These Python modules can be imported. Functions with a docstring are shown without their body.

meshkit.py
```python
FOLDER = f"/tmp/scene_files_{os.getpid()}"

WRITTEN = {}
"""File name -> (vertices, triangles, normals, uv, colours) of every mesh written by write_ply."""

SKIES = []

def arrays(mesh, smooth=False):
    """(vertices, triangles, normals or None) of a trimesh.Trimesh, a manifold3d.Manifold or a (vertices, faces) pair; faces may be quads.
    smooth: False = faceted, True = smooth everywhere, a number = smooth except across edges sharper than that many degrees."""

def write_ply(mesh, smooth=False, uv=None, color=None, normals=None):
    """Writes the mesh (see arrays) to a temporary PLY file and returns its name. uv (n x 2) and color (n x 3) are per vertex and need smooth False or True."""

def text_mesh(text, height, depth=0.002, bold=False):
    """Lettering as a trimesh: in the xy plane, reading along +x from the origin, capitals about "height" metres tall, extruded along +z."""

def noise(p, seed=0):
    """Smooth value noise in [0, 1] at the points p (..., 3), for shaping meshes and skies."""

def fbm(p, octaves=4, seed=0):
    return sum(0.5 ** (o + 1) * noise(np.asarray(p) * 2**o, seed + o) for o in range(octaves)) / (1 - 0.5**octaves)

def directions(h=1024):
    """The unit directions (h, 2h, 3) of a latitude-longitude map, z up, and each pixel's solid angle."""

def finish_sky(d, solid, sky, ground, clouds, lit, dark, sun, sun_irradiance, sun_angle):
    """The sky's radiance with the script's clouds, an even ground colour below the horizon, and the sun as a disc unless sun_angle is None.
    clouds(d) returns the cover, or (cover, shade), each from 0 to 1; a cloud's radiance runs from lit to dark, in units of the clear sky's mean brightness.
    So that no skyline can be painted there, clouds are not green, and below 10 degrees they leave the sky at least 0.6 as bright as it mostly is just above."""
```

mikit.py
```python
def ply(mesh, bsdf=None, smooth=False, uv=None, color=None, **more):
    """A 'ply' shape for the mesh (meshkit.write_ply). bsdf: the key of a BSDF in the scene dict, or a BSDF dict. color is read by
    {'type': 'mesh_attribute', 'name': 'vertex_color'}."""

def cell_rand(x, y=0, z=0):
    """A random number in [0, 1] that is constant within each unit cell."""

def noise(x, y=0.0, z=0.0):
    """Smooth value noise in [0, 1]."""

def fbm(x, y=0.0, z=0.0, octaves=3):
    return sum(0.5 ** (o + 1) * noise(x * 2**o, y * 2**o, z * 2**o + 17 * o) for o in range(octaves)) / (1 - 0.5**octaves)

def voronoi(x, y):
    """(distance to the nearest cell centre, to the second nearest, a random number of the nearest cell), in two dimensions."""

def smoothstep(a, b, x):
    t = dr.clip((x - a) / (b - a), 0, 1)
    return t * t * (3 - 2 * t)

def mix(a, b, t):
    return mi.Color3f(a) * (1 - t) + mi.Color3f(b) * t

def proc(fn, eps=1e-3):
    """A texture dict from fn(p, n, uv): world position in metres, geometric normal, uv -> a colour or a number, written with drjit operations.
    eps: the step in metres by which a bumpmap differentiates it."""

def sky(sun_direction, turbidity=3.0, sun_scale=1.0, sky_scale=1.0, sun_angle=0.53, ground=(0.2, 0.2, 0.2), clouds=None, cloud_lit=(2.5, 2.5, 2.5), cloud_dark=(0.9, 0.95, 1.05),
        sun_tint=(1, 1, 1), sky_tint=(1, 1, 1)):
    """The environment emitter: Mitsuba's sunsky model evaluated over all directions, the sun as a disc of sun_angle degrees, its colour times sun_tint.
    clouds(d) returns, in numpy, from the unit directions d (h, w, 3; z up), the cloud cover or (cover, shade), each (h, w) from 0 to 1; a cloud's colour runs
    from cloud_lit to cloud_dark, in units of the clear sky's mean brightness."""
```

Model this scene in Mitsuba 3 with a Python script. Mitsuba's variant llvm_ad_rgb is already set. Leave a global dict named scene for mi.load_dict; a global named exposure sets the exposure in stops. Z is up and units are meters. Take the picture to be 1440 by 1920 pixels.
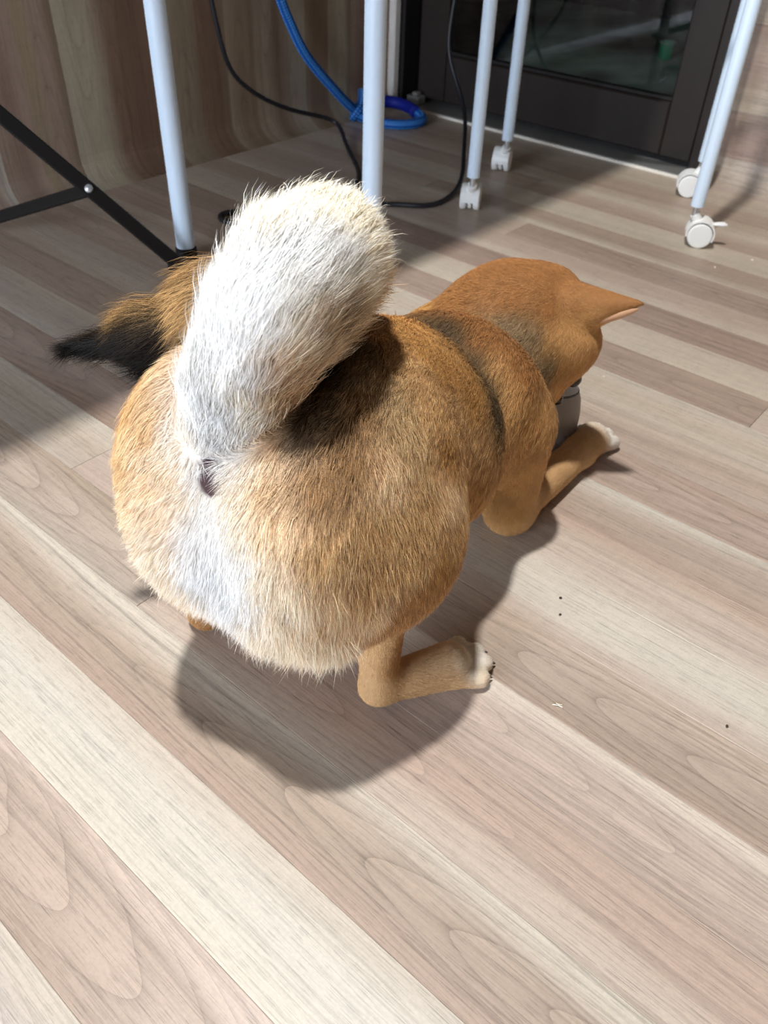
import math
import numpy as np, trimesh, drjit as dr, mitsuba as mi
import scipy.sparse as sparse
import mikit, meshkit
from mikit import proc, noise, fbm, smoothstep, mix

T = mi.ScalarTransform4f
scene, labels = {}, {}
rng = np.random.default_rng(7)

# ------------------------------------------------------------------ camera
EYE = np.array([0.0, 0.0, 0.54])
PITCH, ROLL, YAW = np.radians([40.06, -2.34, -39.22])
FW = np.array([math.sin(YAW) * math.cos(PITCH), math.cos(YAW) * math.cos(PITCH), -math.sin(PITCH)])
RT = np.array([math.cos(YAW), -math.sin(YAW), 0.0])
DN = np.cross(FW, RT)
DOWN = -math.sin(ROLL) * RT + math.cos(ROLL) * DN
scene['camera'] = {'type': 'thinlens', 'fov': math.degrees(2 * math.atan(720 / 1530.0)), 'fov_axis': 'x', 'near_clip': 0.02, 'far_clip': 50.0,
                   'aperture_radius': 0.0011, 'focus_distance': 0.56,
                   'to_world': T().look_at(origin=EYE.tolist(), target=(EYE + FW).tolist(), up=(-DOWN).tolist())}

# ------------------------------------------------------------------ light
exposure = 2.52
scene['ceiling_lamp__bulb'] = {'type': 'disk', 'to_world': T().translate([-0.40, 0.06, 2.33]).rotate([1, 0, 0], 180).scale(0.055),
                               'emitter': {'type': 'area', 'radiance': {'type': 'rgb', 'value': [385, 382, 378]}}}
scene['added_fill__quad'] = {'type': 'rectangle', 'to_world': T().translate([-0.45, -2.37, 0.76]).rotate([1, 0, 0], -90).scale([0.9, 0.46, 1]),
                                 'emitter': {'type': 'area', 'radiance': {'type': 'rgb', 'value': [2.7, 3.05, 3.6]}}}  # added fill panel with no known source, brightens the rump and table legs
labels['ceiling_lamp'] = {'label': 'small round spot lamp set in the ceiling above the dog', 'category': 'lamp'}
labels['added_fill'] = {'label': 'unseen fill light panel added behind the viewer', 'category': 'lamp'}


# ------------------------------------------------------------------ helpers
def lin(c):
    c = np.asarray(c, float) / 255.0
    return np.where(c <= 0.04045, c / 12.92, ((c + 0.055) / 1.055) ** 2.4)


def rgb(*c):
    return {'type': 'rgb', 'value': [float(x) for x in lin(c)]}


def principled(name, base, rough=0.5, spec=0.5, **more):
    scene[name] = {'type': 'twosided', 'bsdf': {'type': 'principled', 'base_color': base, 'roughness': rough, 'specular': spec, **more}}


COUNT = {}


def put(name, mesh, m, smooth=30, **more):
    n = COUNT[name] = COUNT.get(name, -1) + 1
    key = name if n == 0 else f'{name}_{n:03d}'
    scene[key] = mikit.ply(mesh, m, smooth=smooth, **more)
    return key


def box(lo, hi, bev=0.0):
    lo, hi = np.array(lo, float), np.array(hi, float)
    if bev <= 0:
        b = trimesh.creation.box(hi - lo)
        b.apply_translation((lo + hi) / 2)
        return b
    P = [[x, y, z] for x in (lo[0], hi[0]) for y in (lo[1], hi[1]) for z in (lo[2], hi[2])]
    c, pts = (lo + hi) / 2, []
    for p in np.array(P):
        for k in range(3):
            q = p + np.sign(c - p) * bev
            q[k] = p[k]
            pts.append(q)
    return trimesh.convex.convex_hull(np.array(pts))


def tube(path, r, n=12, closed=False, caps=True):
    path = np.asarray(path, float)
    r = np.broadcast_to(r, len(path))
    t = np.gradient(path, axis=0)
    if closed:
        t = np.roll(path, -1, 0) - np.roll(path, 1, 0)
    t /= np.linalg.norm(t, axis=1, keepdims=True) + 1e-12
    u = np.cross(t[0], [0.31, 0.17, 0.94])
    rows = []
    for k in range(len(path)):
        u = u - t[k] * (u @ t[k])
        u /= np.linalg.norm(u) + 1e-12
        w = np.cross(t[k], u)
        a = np.arange(n) / n * 2 * np.pi
        rows.append(path[k] + r[k] * (np.cos(a)[:, None] * u + np.sin(a)[:, None] * w))
    v = np.vstack(rows)
    f = []
    m = len(path)
    for k in range(m if closed else m - 1):
        a = k * n + np.arange(n)
        a1 = k * n + (np.arange(n) + 1) % n
        b, b1 = (a + n) % (m * n), (a1 + n) % (m * n)
        f.append(np.stack([a, a1, b1], 1))
        f.append(np.stack([a, b1, b], 1))
    if caps and not closed:
        v = np.vstack([v, path[0], path[-1]])
        i = np.arange(n)
        f.append(np.stack([(i + 1) % n, i, i * 0 + m * n], 1))
        f.append(np.stack([(m - 1) * n + i, (m - 1) * n + (i + 1) % n, i * 0 + m * n + 1], 1))
    return trimesh.Trimesh(v, np.vstack(f), process=False)


def spline(pts, n=120):
    from scipy.interpolate import CubicSpline
    pts = np.asarray(pts, float)
    s = np.r_[0, np.cumsum(np.linalg.norm(np.diff(pts, axis=0), axis=1) ** 0.6)]
    return CubicSpline(s, pts)(np.linspace(0, s[-1], n))


def lathe(profile, n=32):
    """profile of (radius, z); axis z"""
    return trimesh.creation.revolve(np.asarray(profile, float), sections=n)


def place(mesh, origin, x=(1, 0, 0), z=(0, 0, 1)):
    z = np.asarray(z, float) / np.linalg.norm(z)
    x = np.asarray(x, float)
    x = x - z * (x @ z)
    x /= np.linalg.norm(x)
    m = np.eye(4)
    m[:3, 0], m[:3, 1], m[:3, 2], m[:3, 3] = x, np.cross(z, x), z, origin
    k = mesh.copy()
    k.apply_transform(m)
    return k


# ------------------------------------------------------------------ the wood-print vinyl
W = 0.0742
Y0 = 0.397
ROWS = {}      # filled below: board number -> colours
TAB = []       # 12 numbers per board: three colours, grain, cathedral position, cathedral sign


def board(lo, mid, hi, grain=0.6, cat=9.0, sign=1, dim=0.76, keep=0.72):
    soft = lambda c: lin(np.asarray(c, float) * keep + np.array((191, 173, 154)) * (1 - keep)) * dim
    TAB.append([*soft(lo), *soft(mid), *soft(hi), grain, cat, sign])
    return len(TAB) - 1


CREAM, PALE, BEIGE, PINK, ROSE, BROWN, DARK, GREY = (228, 222, 206), (216, 206, 190), (202, 187, 168), (204, 184, 170), (192, 168, 154), (176, 152, 134), (158, 132, 116), (190, 178, 164)


def wood(p, n, uv):
    tab = wood.table
    u = mi.Float(uv.x)
    bid = dr.floor(u / 8.0)
    x = u - bid * 8.0 - 4.0
    v = mi.Float(uv.y)
    i = mi.UInt32(mi.Int32(bid)) * 12
    g = [dr.gather(mi.Float, tab, i + k) for k in range(12)]
    c0, c1, c2 = mi.Color3f(g[0], g[1], g[2]), mi.Color3f(g[3], g[4], g[5]), mi.Color3f(g[6], g[7], g[8])
    wob = (fbm(x * 3.0 + bid * 3.7, v * 14.0, bid * 1.3) - 0.5)
    s = v / W + wob * 0.55
    col = dr.select(s < 0.5, mix(c0, c1, smoothstep(0.02, 0.48, s)), mix(c1, c2, smoothstep(0.55, 0.95, s)))
    # broad soft streaks running along the board
    st = fbm(x * 1.6 + bid * 5.1, v * 95.0 + wob * 2.0, bid * 2.1)
    col = col * (1.0 + (st - 0.5) * 0.34 * g[9])
    # cathedral figure
    vc = v - W * 0.5 + wob * 0.02
    q = (x - g[10]) * g[11]
    ring = (vc * vc * 210.0 - q) * 13.0 + fbm(x * 2.5 + bid, v * 22.0, 3.0) * 1.2
    fr = ring - dr.floor(ring)
    line = dr.exp(-fr * 13.0) * 0.15 + dr.maximum(1.0 - fr * 1.6, 0.0) * 0.055
    near = smoothstep(0.45, 0.08, dr.abs(x - g[10] - g[11] * 0.12))
    col = col * (1.0 - line * near * g[9] * 1.25)
    # growth lines
    gl = noise(x * 2.2 + bid * 9.0, v * 420.0 + wob * 14.0, bid)
    col = col * (1.0 - 0.20 * g[9] * smoothstep(0.55, 0.95, gl))
    # printed pores
    po = noise(x * 75.0, v * 2300.0, bid)
    po2 = noise(x * 26.0 + 31.0, v * 1050.0, bid + 5.0)
    col = col * (1.0 - 0.20 * smoothstep(0.6, 0.92, po) - 0.14 * smoothstep(0.58, 0.92, po2))
    col = col * (1.03 + 0.09 * (noise(x * 600.0, v * 900.0, 1.0) - 0.5))
    return dr.clip(col, 0.0, 1.0)


def strip(profile, bid, x0, gap=0.00008):
    """A board: 'profile' gives, along its length, (point, across-direction start, end) rows -> the top with small eased edges."""
    P, A, N = profile                         # points (m,3) on the centre line start edge, across vector, normal
    m = len(P)
    s = np.r_[0, np.cumsum(np.linalg.norm(np.diff(P, axis=0), axis=1))] + x0
    wid = np.linalg.norm(A[0])
    off = [(gap, -0.0035), (gap, -0.0002), (gap + 0.0004, 0.0), (wid - gap - 0.0004, 0.0), (wid - gap, -0.0002), (wid - gap, -0.0035)]
    ah = A / wid
    v = np.stack([P + ah * o + N * h for o, h in off], 1)
    uv = np.stack([np.stack([s + bid * 8 + 4, np.full(m, o)], 1) for o, h in off], 1)
    f = []
    k = len(off)
    for j in range(m - 1):
        for q in range(k - 1):
            a, b = j * k + q, j * k + q + 1
            f += [[a, a + k, b + k], [a, b + k, b]]
    for j, fl in ((0, 0), (m - 1, 1)):
        for q in range(1, k - 1):
            t = [j * k, j * k + q, j * k + q + 1]
            f.append(t[::-1] if fl else t)
    return trimesh.Trimesh(v.reshape(-1, 3), np.array(f), process=False), uv.reshape(-1, 2)


def line_profile(a, b, across, normal):
    a, b = np.array(a, float), np.array(b, float)
    return np.array([a, b]), np.array([across, across], float), np.array([normal, normal], float)


# rows of boards: row number -> list of (x end, colours (near edge, middle, far edge), grain, cathedral x, sign)
TONES = {
    -8: [(9, (PINK, PALE, PINK), .6, 9, 1)], -7: [(9, (PALE, CREAM, PINK), .6, 9, 1)],
    -6: [(9, (PINK, (214, 202, 194), PALE), .8, -.30, -1)],
    -5: [(9, (BROWN, (196, 174, 158), (224, 204, 190)), .9, -.16, -1)],
    -4: [(9, (CREAM, (226, 222, 210), (214, 204, 188)), .45, 9, 1)],
    -3: [(9, ((176, 152, 136), (184, 164, 146), (216, 208, 192)), 1.15, -.30, 1)],
    -2: [(-.483, (GREY, (192, 174, 158), (180, 160, 140)), 1.1, -.66, -1), (9, ((208, 192, 176), (196, 170, 154), (190, 166, 150)), .8, -.22, -1)],
    -1: [(-.70, (GREY, BEIGE, PALE), .7, 9, 1), (9, ((194, 172, 158), (204, 184, 170), (220, 208, 192)), .75, -.02, -1)],
    0: [(-.36, (DARK, ROSE, BROWN), .9, -.8, -1), (9, ((172, 150, 134), (180, 162, 146), (198, 178, 160)), 1.1, -.16, 1)],
    1: [(-.95, (PALE, GREY, BEIGE), .6, 9, 1), (9, ((200, 182, 166), (220, 214, 200), (218, 210, 194)), .5, 9, 1)],
    2: [(-.72, (ROSE, BROWN, BROWN), .9, -1.0, 1), (9, ((214, 204, 188), (208, 190, 174), (196, 170, 152)), .6, 9, 1)],
    3: [(-.88, (BEIGE, PALE, GREY), .6, 9, 1), (9, ((178, 152, 136), (184, 164, 148), (226, 220, 206)), .9, 9, 1)],
    4: [(-.6, (BROWN, ROSE, DARK), .8, -1.1, -1), (9, ((188, 164, 148), (190, 166, 152), (186, 160, 144)), .95, -.16, -1)],
    5: [(9, ((196, 176, 160), (186, 164, 148), (200, 184, 166)), .8, 9, 1)],
    6: [(-.9, (DARK, BROWN, ROSE), .8, 9, 1), (9, ((206, 194, 176), (204, 190, 170), (208, 196, 180)), .45, 9, 1)],
    7: [(-.187, ((166, 138, 126), (164, 140, 126), (158, 132, 118)), .9, -.40, 1), (9, (PINK, BEIGE, ROSE), .6, 9, 1)],
    8: [(9, ((210, 198, 178), (204, 190, 172), (198, 182, 164)), .45, 9, 1)],
    9: [(-.95, (BEIGE, BROWN, BROWN), .7, 9, 1), (9, ((162, 136, 122), (160, 134, 120), (156, 130, 116)), .9, -.40, -1)],
    10: [(9, ((206, 192, 174), (190, 168, 152), (184, 162, 146)), .6, -.5, 1)],
    11: [(-.742, ((190, 172, 154), (196, 180, 162), PALE), .6, 9, 1), (9, ((168, 144, 130), (160, 136, 122), (164, 142, 126)), .9, -.55, 1)],
    12: [(-1.0, (PALE, BEIGE, BROWN), .6, 9, 1), (9, ((196, 184, 166), (164, 144, 126), (160, 138, 120)), .7, 9, 1)],
    13: [(9, ((192, 180, 160), (200, 188, 168), BEIGE), .5, 9, 1)],
    14: [(-.85, (BROWN, ROSE, DARK), .8, 9, 1), (9, (BROWN, (178, 156, 138), BEIGE), .7, 9, 1)],
    15: [(9, (BEIGE, (186, 168, 148), (168, 146, 128)), .6, 9, 1)],
    16: [(-1.1, (DARK, BROWN, BROWN), .9, 9, 1), (9, (BROWN, (176, 156, 136), (198, 186, 166)), .6, 9, 1)],
    17: [(9, ((190, 174, 154), BEIGE, (188, 170, 150)), .5, 9, 1)],
}
XL, YB = -1.45, 1.765          # the left wall and the door wall
RC = 0.05                      # radius of the coved edge
XR, YF, ZC = 2.3, -2.4, 2.4
boards = []
for k, segs in TONES.items():
    x = XL + RC
    for n_, (xe, (a, b, c), gr, cat, sg) in enumerate(segs):
        xe = min(xe, 1.3)
        if n_ == 0 and len(segs) > 1 and k >= 2:      # left boards of these rows are blended toward one brown
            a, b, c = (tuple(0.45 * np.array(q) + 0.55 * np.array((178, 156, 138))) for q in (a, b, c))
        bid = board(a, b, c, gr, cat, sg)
        y = Y0 + W * k
        w = W if k < 17 else 0.065
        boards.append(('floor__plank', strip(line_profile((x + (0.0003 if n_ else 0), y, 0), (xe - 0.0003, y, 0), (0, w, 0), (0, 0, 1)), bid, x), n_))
        x = xe
# the sheet runs up the left wall: cove and upright, row by row
LW = {3: (DARK, BROWN, PALE), 4: (BROWN, DARK, BROWN), 5: ((170, 150, 122), BROWN, (148, 126, 104)), 6: ((196, 184, 160), (192, 178, 152), (178, 160, 136)), 7: ((176, 156, 134), (140, 112, 92), (132, 104, 84)),
      8: ((128, 100, 82), (136, 108, 88), (150, 124, 102)), 9: ((172, 154, 130), (160, 142, 118), (150, 128, 106)), 10: ((140, 112, 90), (132, 104, 84), (150, 128, 104)), 11: ((166, 146, 122), (152, 128, 104), (150, 126, 102)),
      12: ((164, 142, 118), (172, 152, 128), (146, 122, 100)), 13: ((150, 126, 104), (176, 160, 138), (184, 170, 148)), 14: ((156, 134, 110), (140, 116, 94), (150, 126, 104)), 15: ((172, 156, 132), (190, 176, 152), (148, 124, 102)), 16: (BROWN, DARK, BROWN), 17: (BEIGE, BROWN, BROWN)}
for k in range(-8, 18):
    tone = LW.get(k, [(PALE, BEIGE, BROWN), (BROWN, ROSE, DARK), (BEIGE, GREY, PALE)][k % 3])
    bid = board(*tone, 0.9, 0.2 + 0.1 * (k % 3), -1 if k % 2 else 1, keep=1.0)
    a = np.linspace(0, math.pi / 2, 7)
    P = np.stack([XL + RC - RC * np.sin(a), a * 0 + Y0 + W * k, RC - RC * np.cos(a)], 1)
    N = np.stack([np.sin(a), a * 0, np.cos(a)], 1)
    P = np.vstack([P, [[XL, Y0 + W * k, 0.5], [XL, Y0 + W * k, 1.0]]])
    N = np.vstack([N, [[1, 0, 0], [1, 0, 0]]])
    w = W if k < 17 else 0.065
    boards.append(('wall_left__plank', strip((P, np.tile([0, w, 0], (len(P), 1)), N), bid, 0.0), 0))
# and up the door wall, right of the door, where the boards lie level
XD = -0.635
RB = [((200, 182, 168), (204, 188, 172), (206, 190, 174)), ((184, 158, 146), (176, 150, 138), (186, 162, 148)), ((206, 192, 172), (196, 178, 160), (190, 166, 152)), ((188, 162, 150), (192, 170, 156), (178, 152, 138)), ((202, 186, 168), (196, 180, 164), (200, 178, 164))]
zz = [0.0, 0.034, 0.134, 0.208, 0.282, 0.356, 0.430]
for j in range(6):
    bid = board(*RB[j % 5], 0.9, -0.35 + 0.2 * j, -1 if j % 2 else 1)
    if j == 0:
        a = np.linspace(0, math.pi / 2, 6)
        for i in range(1):
            v = np.stack([np.stack([a * 0 + xx, YB - RC + RC * np.sin(a), RC - RC * np.cos(a)], 1) for xx in (XD, 1.3)], 1)
            m = trimesh.Trimesh(v.reshape(-1, 3), np.vstack([[[2 * q, 2 * q + 1, 2 * q + 3], [2 * q, 2 * q + 3, 2 * q + 2]] for q in range(5)]), process=False)
            uv = np.stack([v[..., 0] + bid * 8 + 4, np.broadcast_to((a * RC)[:, None], v.shape[:2])], -1).reshape(-1, 2)
            boards.append(('wall_back__plank', (m, uv), 0))
    else:
        z0 = max(zz[j], RC)
        boards.append(('wall_back__plank', strip(line_profile((XD, YB, z0), (1.3, YB, z0), (0, 0, zz[j + 1] - z0), (0, -1, 0)), bid, XD), 0))
wood.table = mi.Float(np.array(TAB, np.float32).ravel())
principled('vinyl', proc(wood), 0.42, 0.35)
principled('wall_paint', rgb(104, 90, 74), 0.8, 0.2)
principled('ceiling_paint', rgb(118, 110, 100), 0.8, 0.2)
principled('underlay', rgb(150, 128, 108), 0.8, 0.2)
scene['floor'] = mikit.ply(box((XL - .1, YF - .1, -0.02), (XR + .1, YB + .005, -0.0036)), 'underlay')
for name, (m, uv), _ in boards:
    n = COUNT[name] = COUNT.get(name, -1) + 1
    scene[name if n == 0 else f'{name}_{n:03d}'] = mikit.ply(m, 'vinyl', smooth=False, uv=uv)
scene['wall_left'] = mikit.ply(box((XL - .1, YF - .1, -0.02), (XL - 0.0036, YB + .1, ZC)), 'wall_paint')
scene['wall_right'] = mikit.ply(box((XR, YF - .1, -0.02), (XR + .1, YB + .1, ZC)), 'wall_paint')
scene['wall_front'] = mikit.ply(box((XL - .1, YF - .1, -0.02), (XR + .1, YF, ZC)), 'wall_paint')
wb = trimesh.util.concatenate([box((XD, YB + .0036, -0.02), (XR + .1, YB + .1, ZC)), box((XL - .1, YB + .0036, 2.0), (XD, YB + .1, ZC))])
scene['wall_back'] = mikit.ply(wb, 'wall_paint')
scene['ceiling'] = mikit.ply(box((XL - .1, YF - .1, ZC), (XR + .1, YB + .1, ZC + .1)), 'ceiling_paint')
for k in ('floor', 'wall_left', 'wall_right', 'wall_front', 'wall_back', 'ceiling'):
    labels[k] = {'kind': 'structure'}
labels['floor'].update(label='wood-print plank floor in cream, beige and brown boards')
labels['wall_left'].update(label='left wall faced with brown wood-print boards curving up from the floor')
labels['wall_back'].update(label='wall beside the door faced with level wood-print boards')
# the rest of the floor beyond the boards that the photograph shows
TAB_N = len(TAB)

# ------------------------------------------------------------------ sliding door
principled('bronze', rgb(35, 28, 23), 0.45, 0.4)
principled('bronze_dark', rgb(24, 20, 19), 0.5, 0.4)
principled('aluminium', rgb(150, 150, 146), 0.35, 0.5, metallic=0.5)
principled('white_lip', rgb(222, 216, 204), 0.5, 0.4)
scene['pane_glass'] = {'type': 'thindielectric', 'int_ior': 1.5, 'specular_transmittance': {'type': 'rgb', 'value': [0.62, 0.72, 0.7]}}
put('door_1__outer_frame', box((-1.448, 1.74, 0.0), (-1.418, 1.86, 2.0), .002), 'bronze_dark')
put('door_1__outer_frame', box((-0.662, 1.768, 0.0), (-0.636, 1.86, 2.0), .002), 'bronze')
put('door_1__track', box((-1.416, 1.80, 0.0), (-1.400, 1.85, 2.0), .001), 'bronze_dark')
put('door_1__stile', box((-1.398, 1.778, 0.018), (-1.318, 1.812, 2.0), .003), 'bronze')
put('door_1__stile', box((-0.735, 1.778, 0.018), (-0.665, 1.812, 2.0), .003), 'bronze')
put('door_1__bottom_rail', box((-1.317, 1.780, 0.018), (-0.736, 1.810, 0.122), .003), 'bronze')
put('door_1__glazing_bead', box((-1.317, 1.786, 0.1225), (-0.736, 1.804, 0.130), .001), 'bronze_dark')
scene['door_1__pane'] = mikit.ply(trimesh.Trimesh([[-1.318, 1.795, 0.122], [-0.735, 1.795, 0.122], [-0.735, 1.795, 2.0], [-1.318, 1.795, 2.0]], [[0, 1, 2], [0, 2, 3]]), 'pane_glass')
put('door_1__sill', box((-1.43, 1.727, -0.003), (-0.655, 1.86, 0.006), .001), 'aluminium')
put('door_1__sill_lip', box((-1.43, 1.721, -0.003), (-0.655, 1.7265, 0.005), .001), 'white_lip')
put('door_1__corner_block', trimesh.util.concatenate([box((-1.405, 1.742, 0.006), (-1.368, 1.775, 0.026), .003), box((-1.392, 1.748, 0.026), (-1.376, 1.766, 0.034), .002)]), 'aluminium')
labels['door_1'] = {'kind': 'structure', 'label': 'dark bronze sliding glass door with a grey sill'}
labels['door_1__pane'] = {'label': 'dark tinted glass pane'}
labels['door_1__sill'] = {'label': 'grey metal sill'}
principled('trim_white', rgb(214, 208, 200), 0.5, 0.4)
scene['trim_1'] = mikit.ply(box((-1.449, 1.716, 0.004), (-1.428, 1.738, 2.0), .003), 'trim_white')
labels['trim_1'] = {'kind': 'structure', 'label': 'narrow white upright trim in the corner by the door'}


def yard(p, n, uv):
    a = fbm(p.x * 3.0 + 2.0, p.y * 2.2, 1.0)
    b = fbm(p.x * 11.0, p.y * 7.0, 4.0)
    return mix(mi.Color3f(0.02, 0.026, 0.023), mi.Color3f(0.17, 0.20, 0.185), smoothstep(0.35, 0.7, a)) * (0.6 + 0.8 * b)


principled('yard_concrete', proc(yard), 0.8, 0.2)
scene['ground_outside'] = mikit.ply(box((-6, 1.87, -0.2), (3, 4.3, -0.12)), 'yard_concrete')
principled('night_wall', rgb(30, 32, 32), 0.9, 0.1)
scene['wall_outside'] = mikit.ply(box((-7, 4.3, -0.2), (3, 4.4, 3.0)), 'night_wall')
labels['ground_outside'] = {'kind': 'structure', 'label': 'dark patchy concrete ground outside the glass door'}
labels['wall_outside'] = {'kind': 'structure'}
principled('green_plastic', rgb(20, 150, 110), 0.4, 0.5)
principled('grey_plastic', rgb(150, 160, 155), 0.4, 0.5)
cup = lathe([(0.001, 0), (0.024, 0), (0.029, 0.055), (0.026, 0.055), (0.022, 0.004), (0.001, 0.004)], 24)
scene['green_cup__body'] = mikit.ply(place(cup, (-1.48, 3.42, -0.119)), 'green_plastic', smooth=30)
scene['green_cup__rim'] = mikit.ply(place(lathe([(0.028, 0), (0.031, 0), (0.031, 0.005), (0.028, 0.005), (0.028, 0)], 24), (-1.48, 3.42, -0.066)), 'grey_plastic', smooth=30)
labels['green_cup'] = {'label': 'small green plastic cup on the dark ground behind the door glass', 'category': 'cup'}

# ------------------------------------------------------------------ white table with round legs
principled('white_enamel', rgb(206, 222, 236), 0.3, 0.5)
principled('black_steel', rgb(14, 13, 13), 0.5, 0.4)
principled('black_rubber', rgb(18, 17, 17), 0.7, 0.3)
principled('zinc', rgb(200, 202, 205), 0.3, 0.5, metallic=0.8)
ZT = 0.70
LEG = [(-1.050, 0.762), (-0.788, 0.908), (-1.38, 0.15), (-0.75, -0.02)]
for x, y in LEG:
    n = len([k for k in scene if k.startswith('white_table__leg') and k.count('__') == 1])
    k = put('white_table__leg', lathe([(0.0001, 0.012), (0.0148, 0.012), (0.0148, ZT), (0.0001, ZT)], 28), 'white_enamel')
    scene[k] = mikit.ply(place(lathe([(0.0001, 0.012), (0.0145, 0.012), (0.0145, ZT), (0.0001, ZT)], 28), (x, y, 0)), 'white_enamel', smooth=30)
    scene[k + '__foot_cap'] = mikit.ply(place(lathe([(0.0001, 0.0), (0.0165, 0.0), (0.0165, 0.017), (0.0152, 0.019), (0.0146, 0.019), (0.0146, 0.013), (0.0001, 0.013)], 28), (x, y, 0.0003)), 'black_rubber', smooth=30)
put('white_table__tabletop', box((XL + .004, -0.30, ZT), (-0.66, 1.62, ZT + 0.025), .004), 'white_enamel')
labels['white_table'] = {'label': 'white table standing on round white metal legs behind the dog', 'category': 'table'}

# black folding stand at the left
principled('rivet_zinc', rgb(190, 190, 192), 0.35, 0.5, metallic=0.6)


def bar(a, b, w=0.0205, t=0.010, side=None):
    a, b = np.array(a, float), np.array(b, float)
    L = np.linalg.norm(b - a)
    m = box((-w / 2, -t / 2, 0), (w / 2, t / 2, L), .002)
    d = (b - a) / L
    s = np.cross(d, [0.25, 0.2, 0]) if side is None else np.asarray(side, float)
    return place(m, a, x=s, z=d)


FOOT, TOP = np.array([-1.022, 0.722, 0.012]), np.array([-1.135, 0.556, 0.232])
UPB = TOP + (TOP - FOOT) * 0.9
SIDE = np.cross(TOP - FOOT, np.array([-0.484, 0.593, -0.644]))
RIV = FOOT + (TOP - FOOT) * 0.535
put('folding_stand__bar', bar(FOOT, UPB, side=SIDE), 'black_steel')
B2 = np.array([-1.285, 0.588, 0.049])
B2E = RIV + (B2 - RIV) * 1.4
put('folding_stand__cross_bar', bar(RIV + np.array([0.004, -0.006, 0.006]) * 1.8 * 0, B2E, w=0.0185, t=0.009, side=np.cross(B2E - RIV, np.array([-0.484, 0.593, -0.644]))), 'black_steel')
RN = np.array([0.62, -0.55, 0.56])
RN /= np.linalg.norm(RN)
scene['folding_stand__rivet'] = mikit.ply(place(lathe([(0.0001, 0), (0.0062, 0), (0.0056, 0.002), (0.0035, 0.0036), (0.0001, 0.0042)], 20), RIV + RN * 0.0058, z=RN), 'rivet_zinc', smooth=30)
put('folding_stand__foot', box((FOOT[0] - .012, FOOT[1] - .012, 0.0004), (FOOT[0] + .014, FOOT[1] + .012, 0.014), .003), 'black_rubber')
labels['folding_stand'] = {'label': 'black metal folding stand with a riveted brace at the left', 'category': 'stand'}
labels['folding_stand__rivet'] = {'label': 'silver rivet'}

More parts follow.
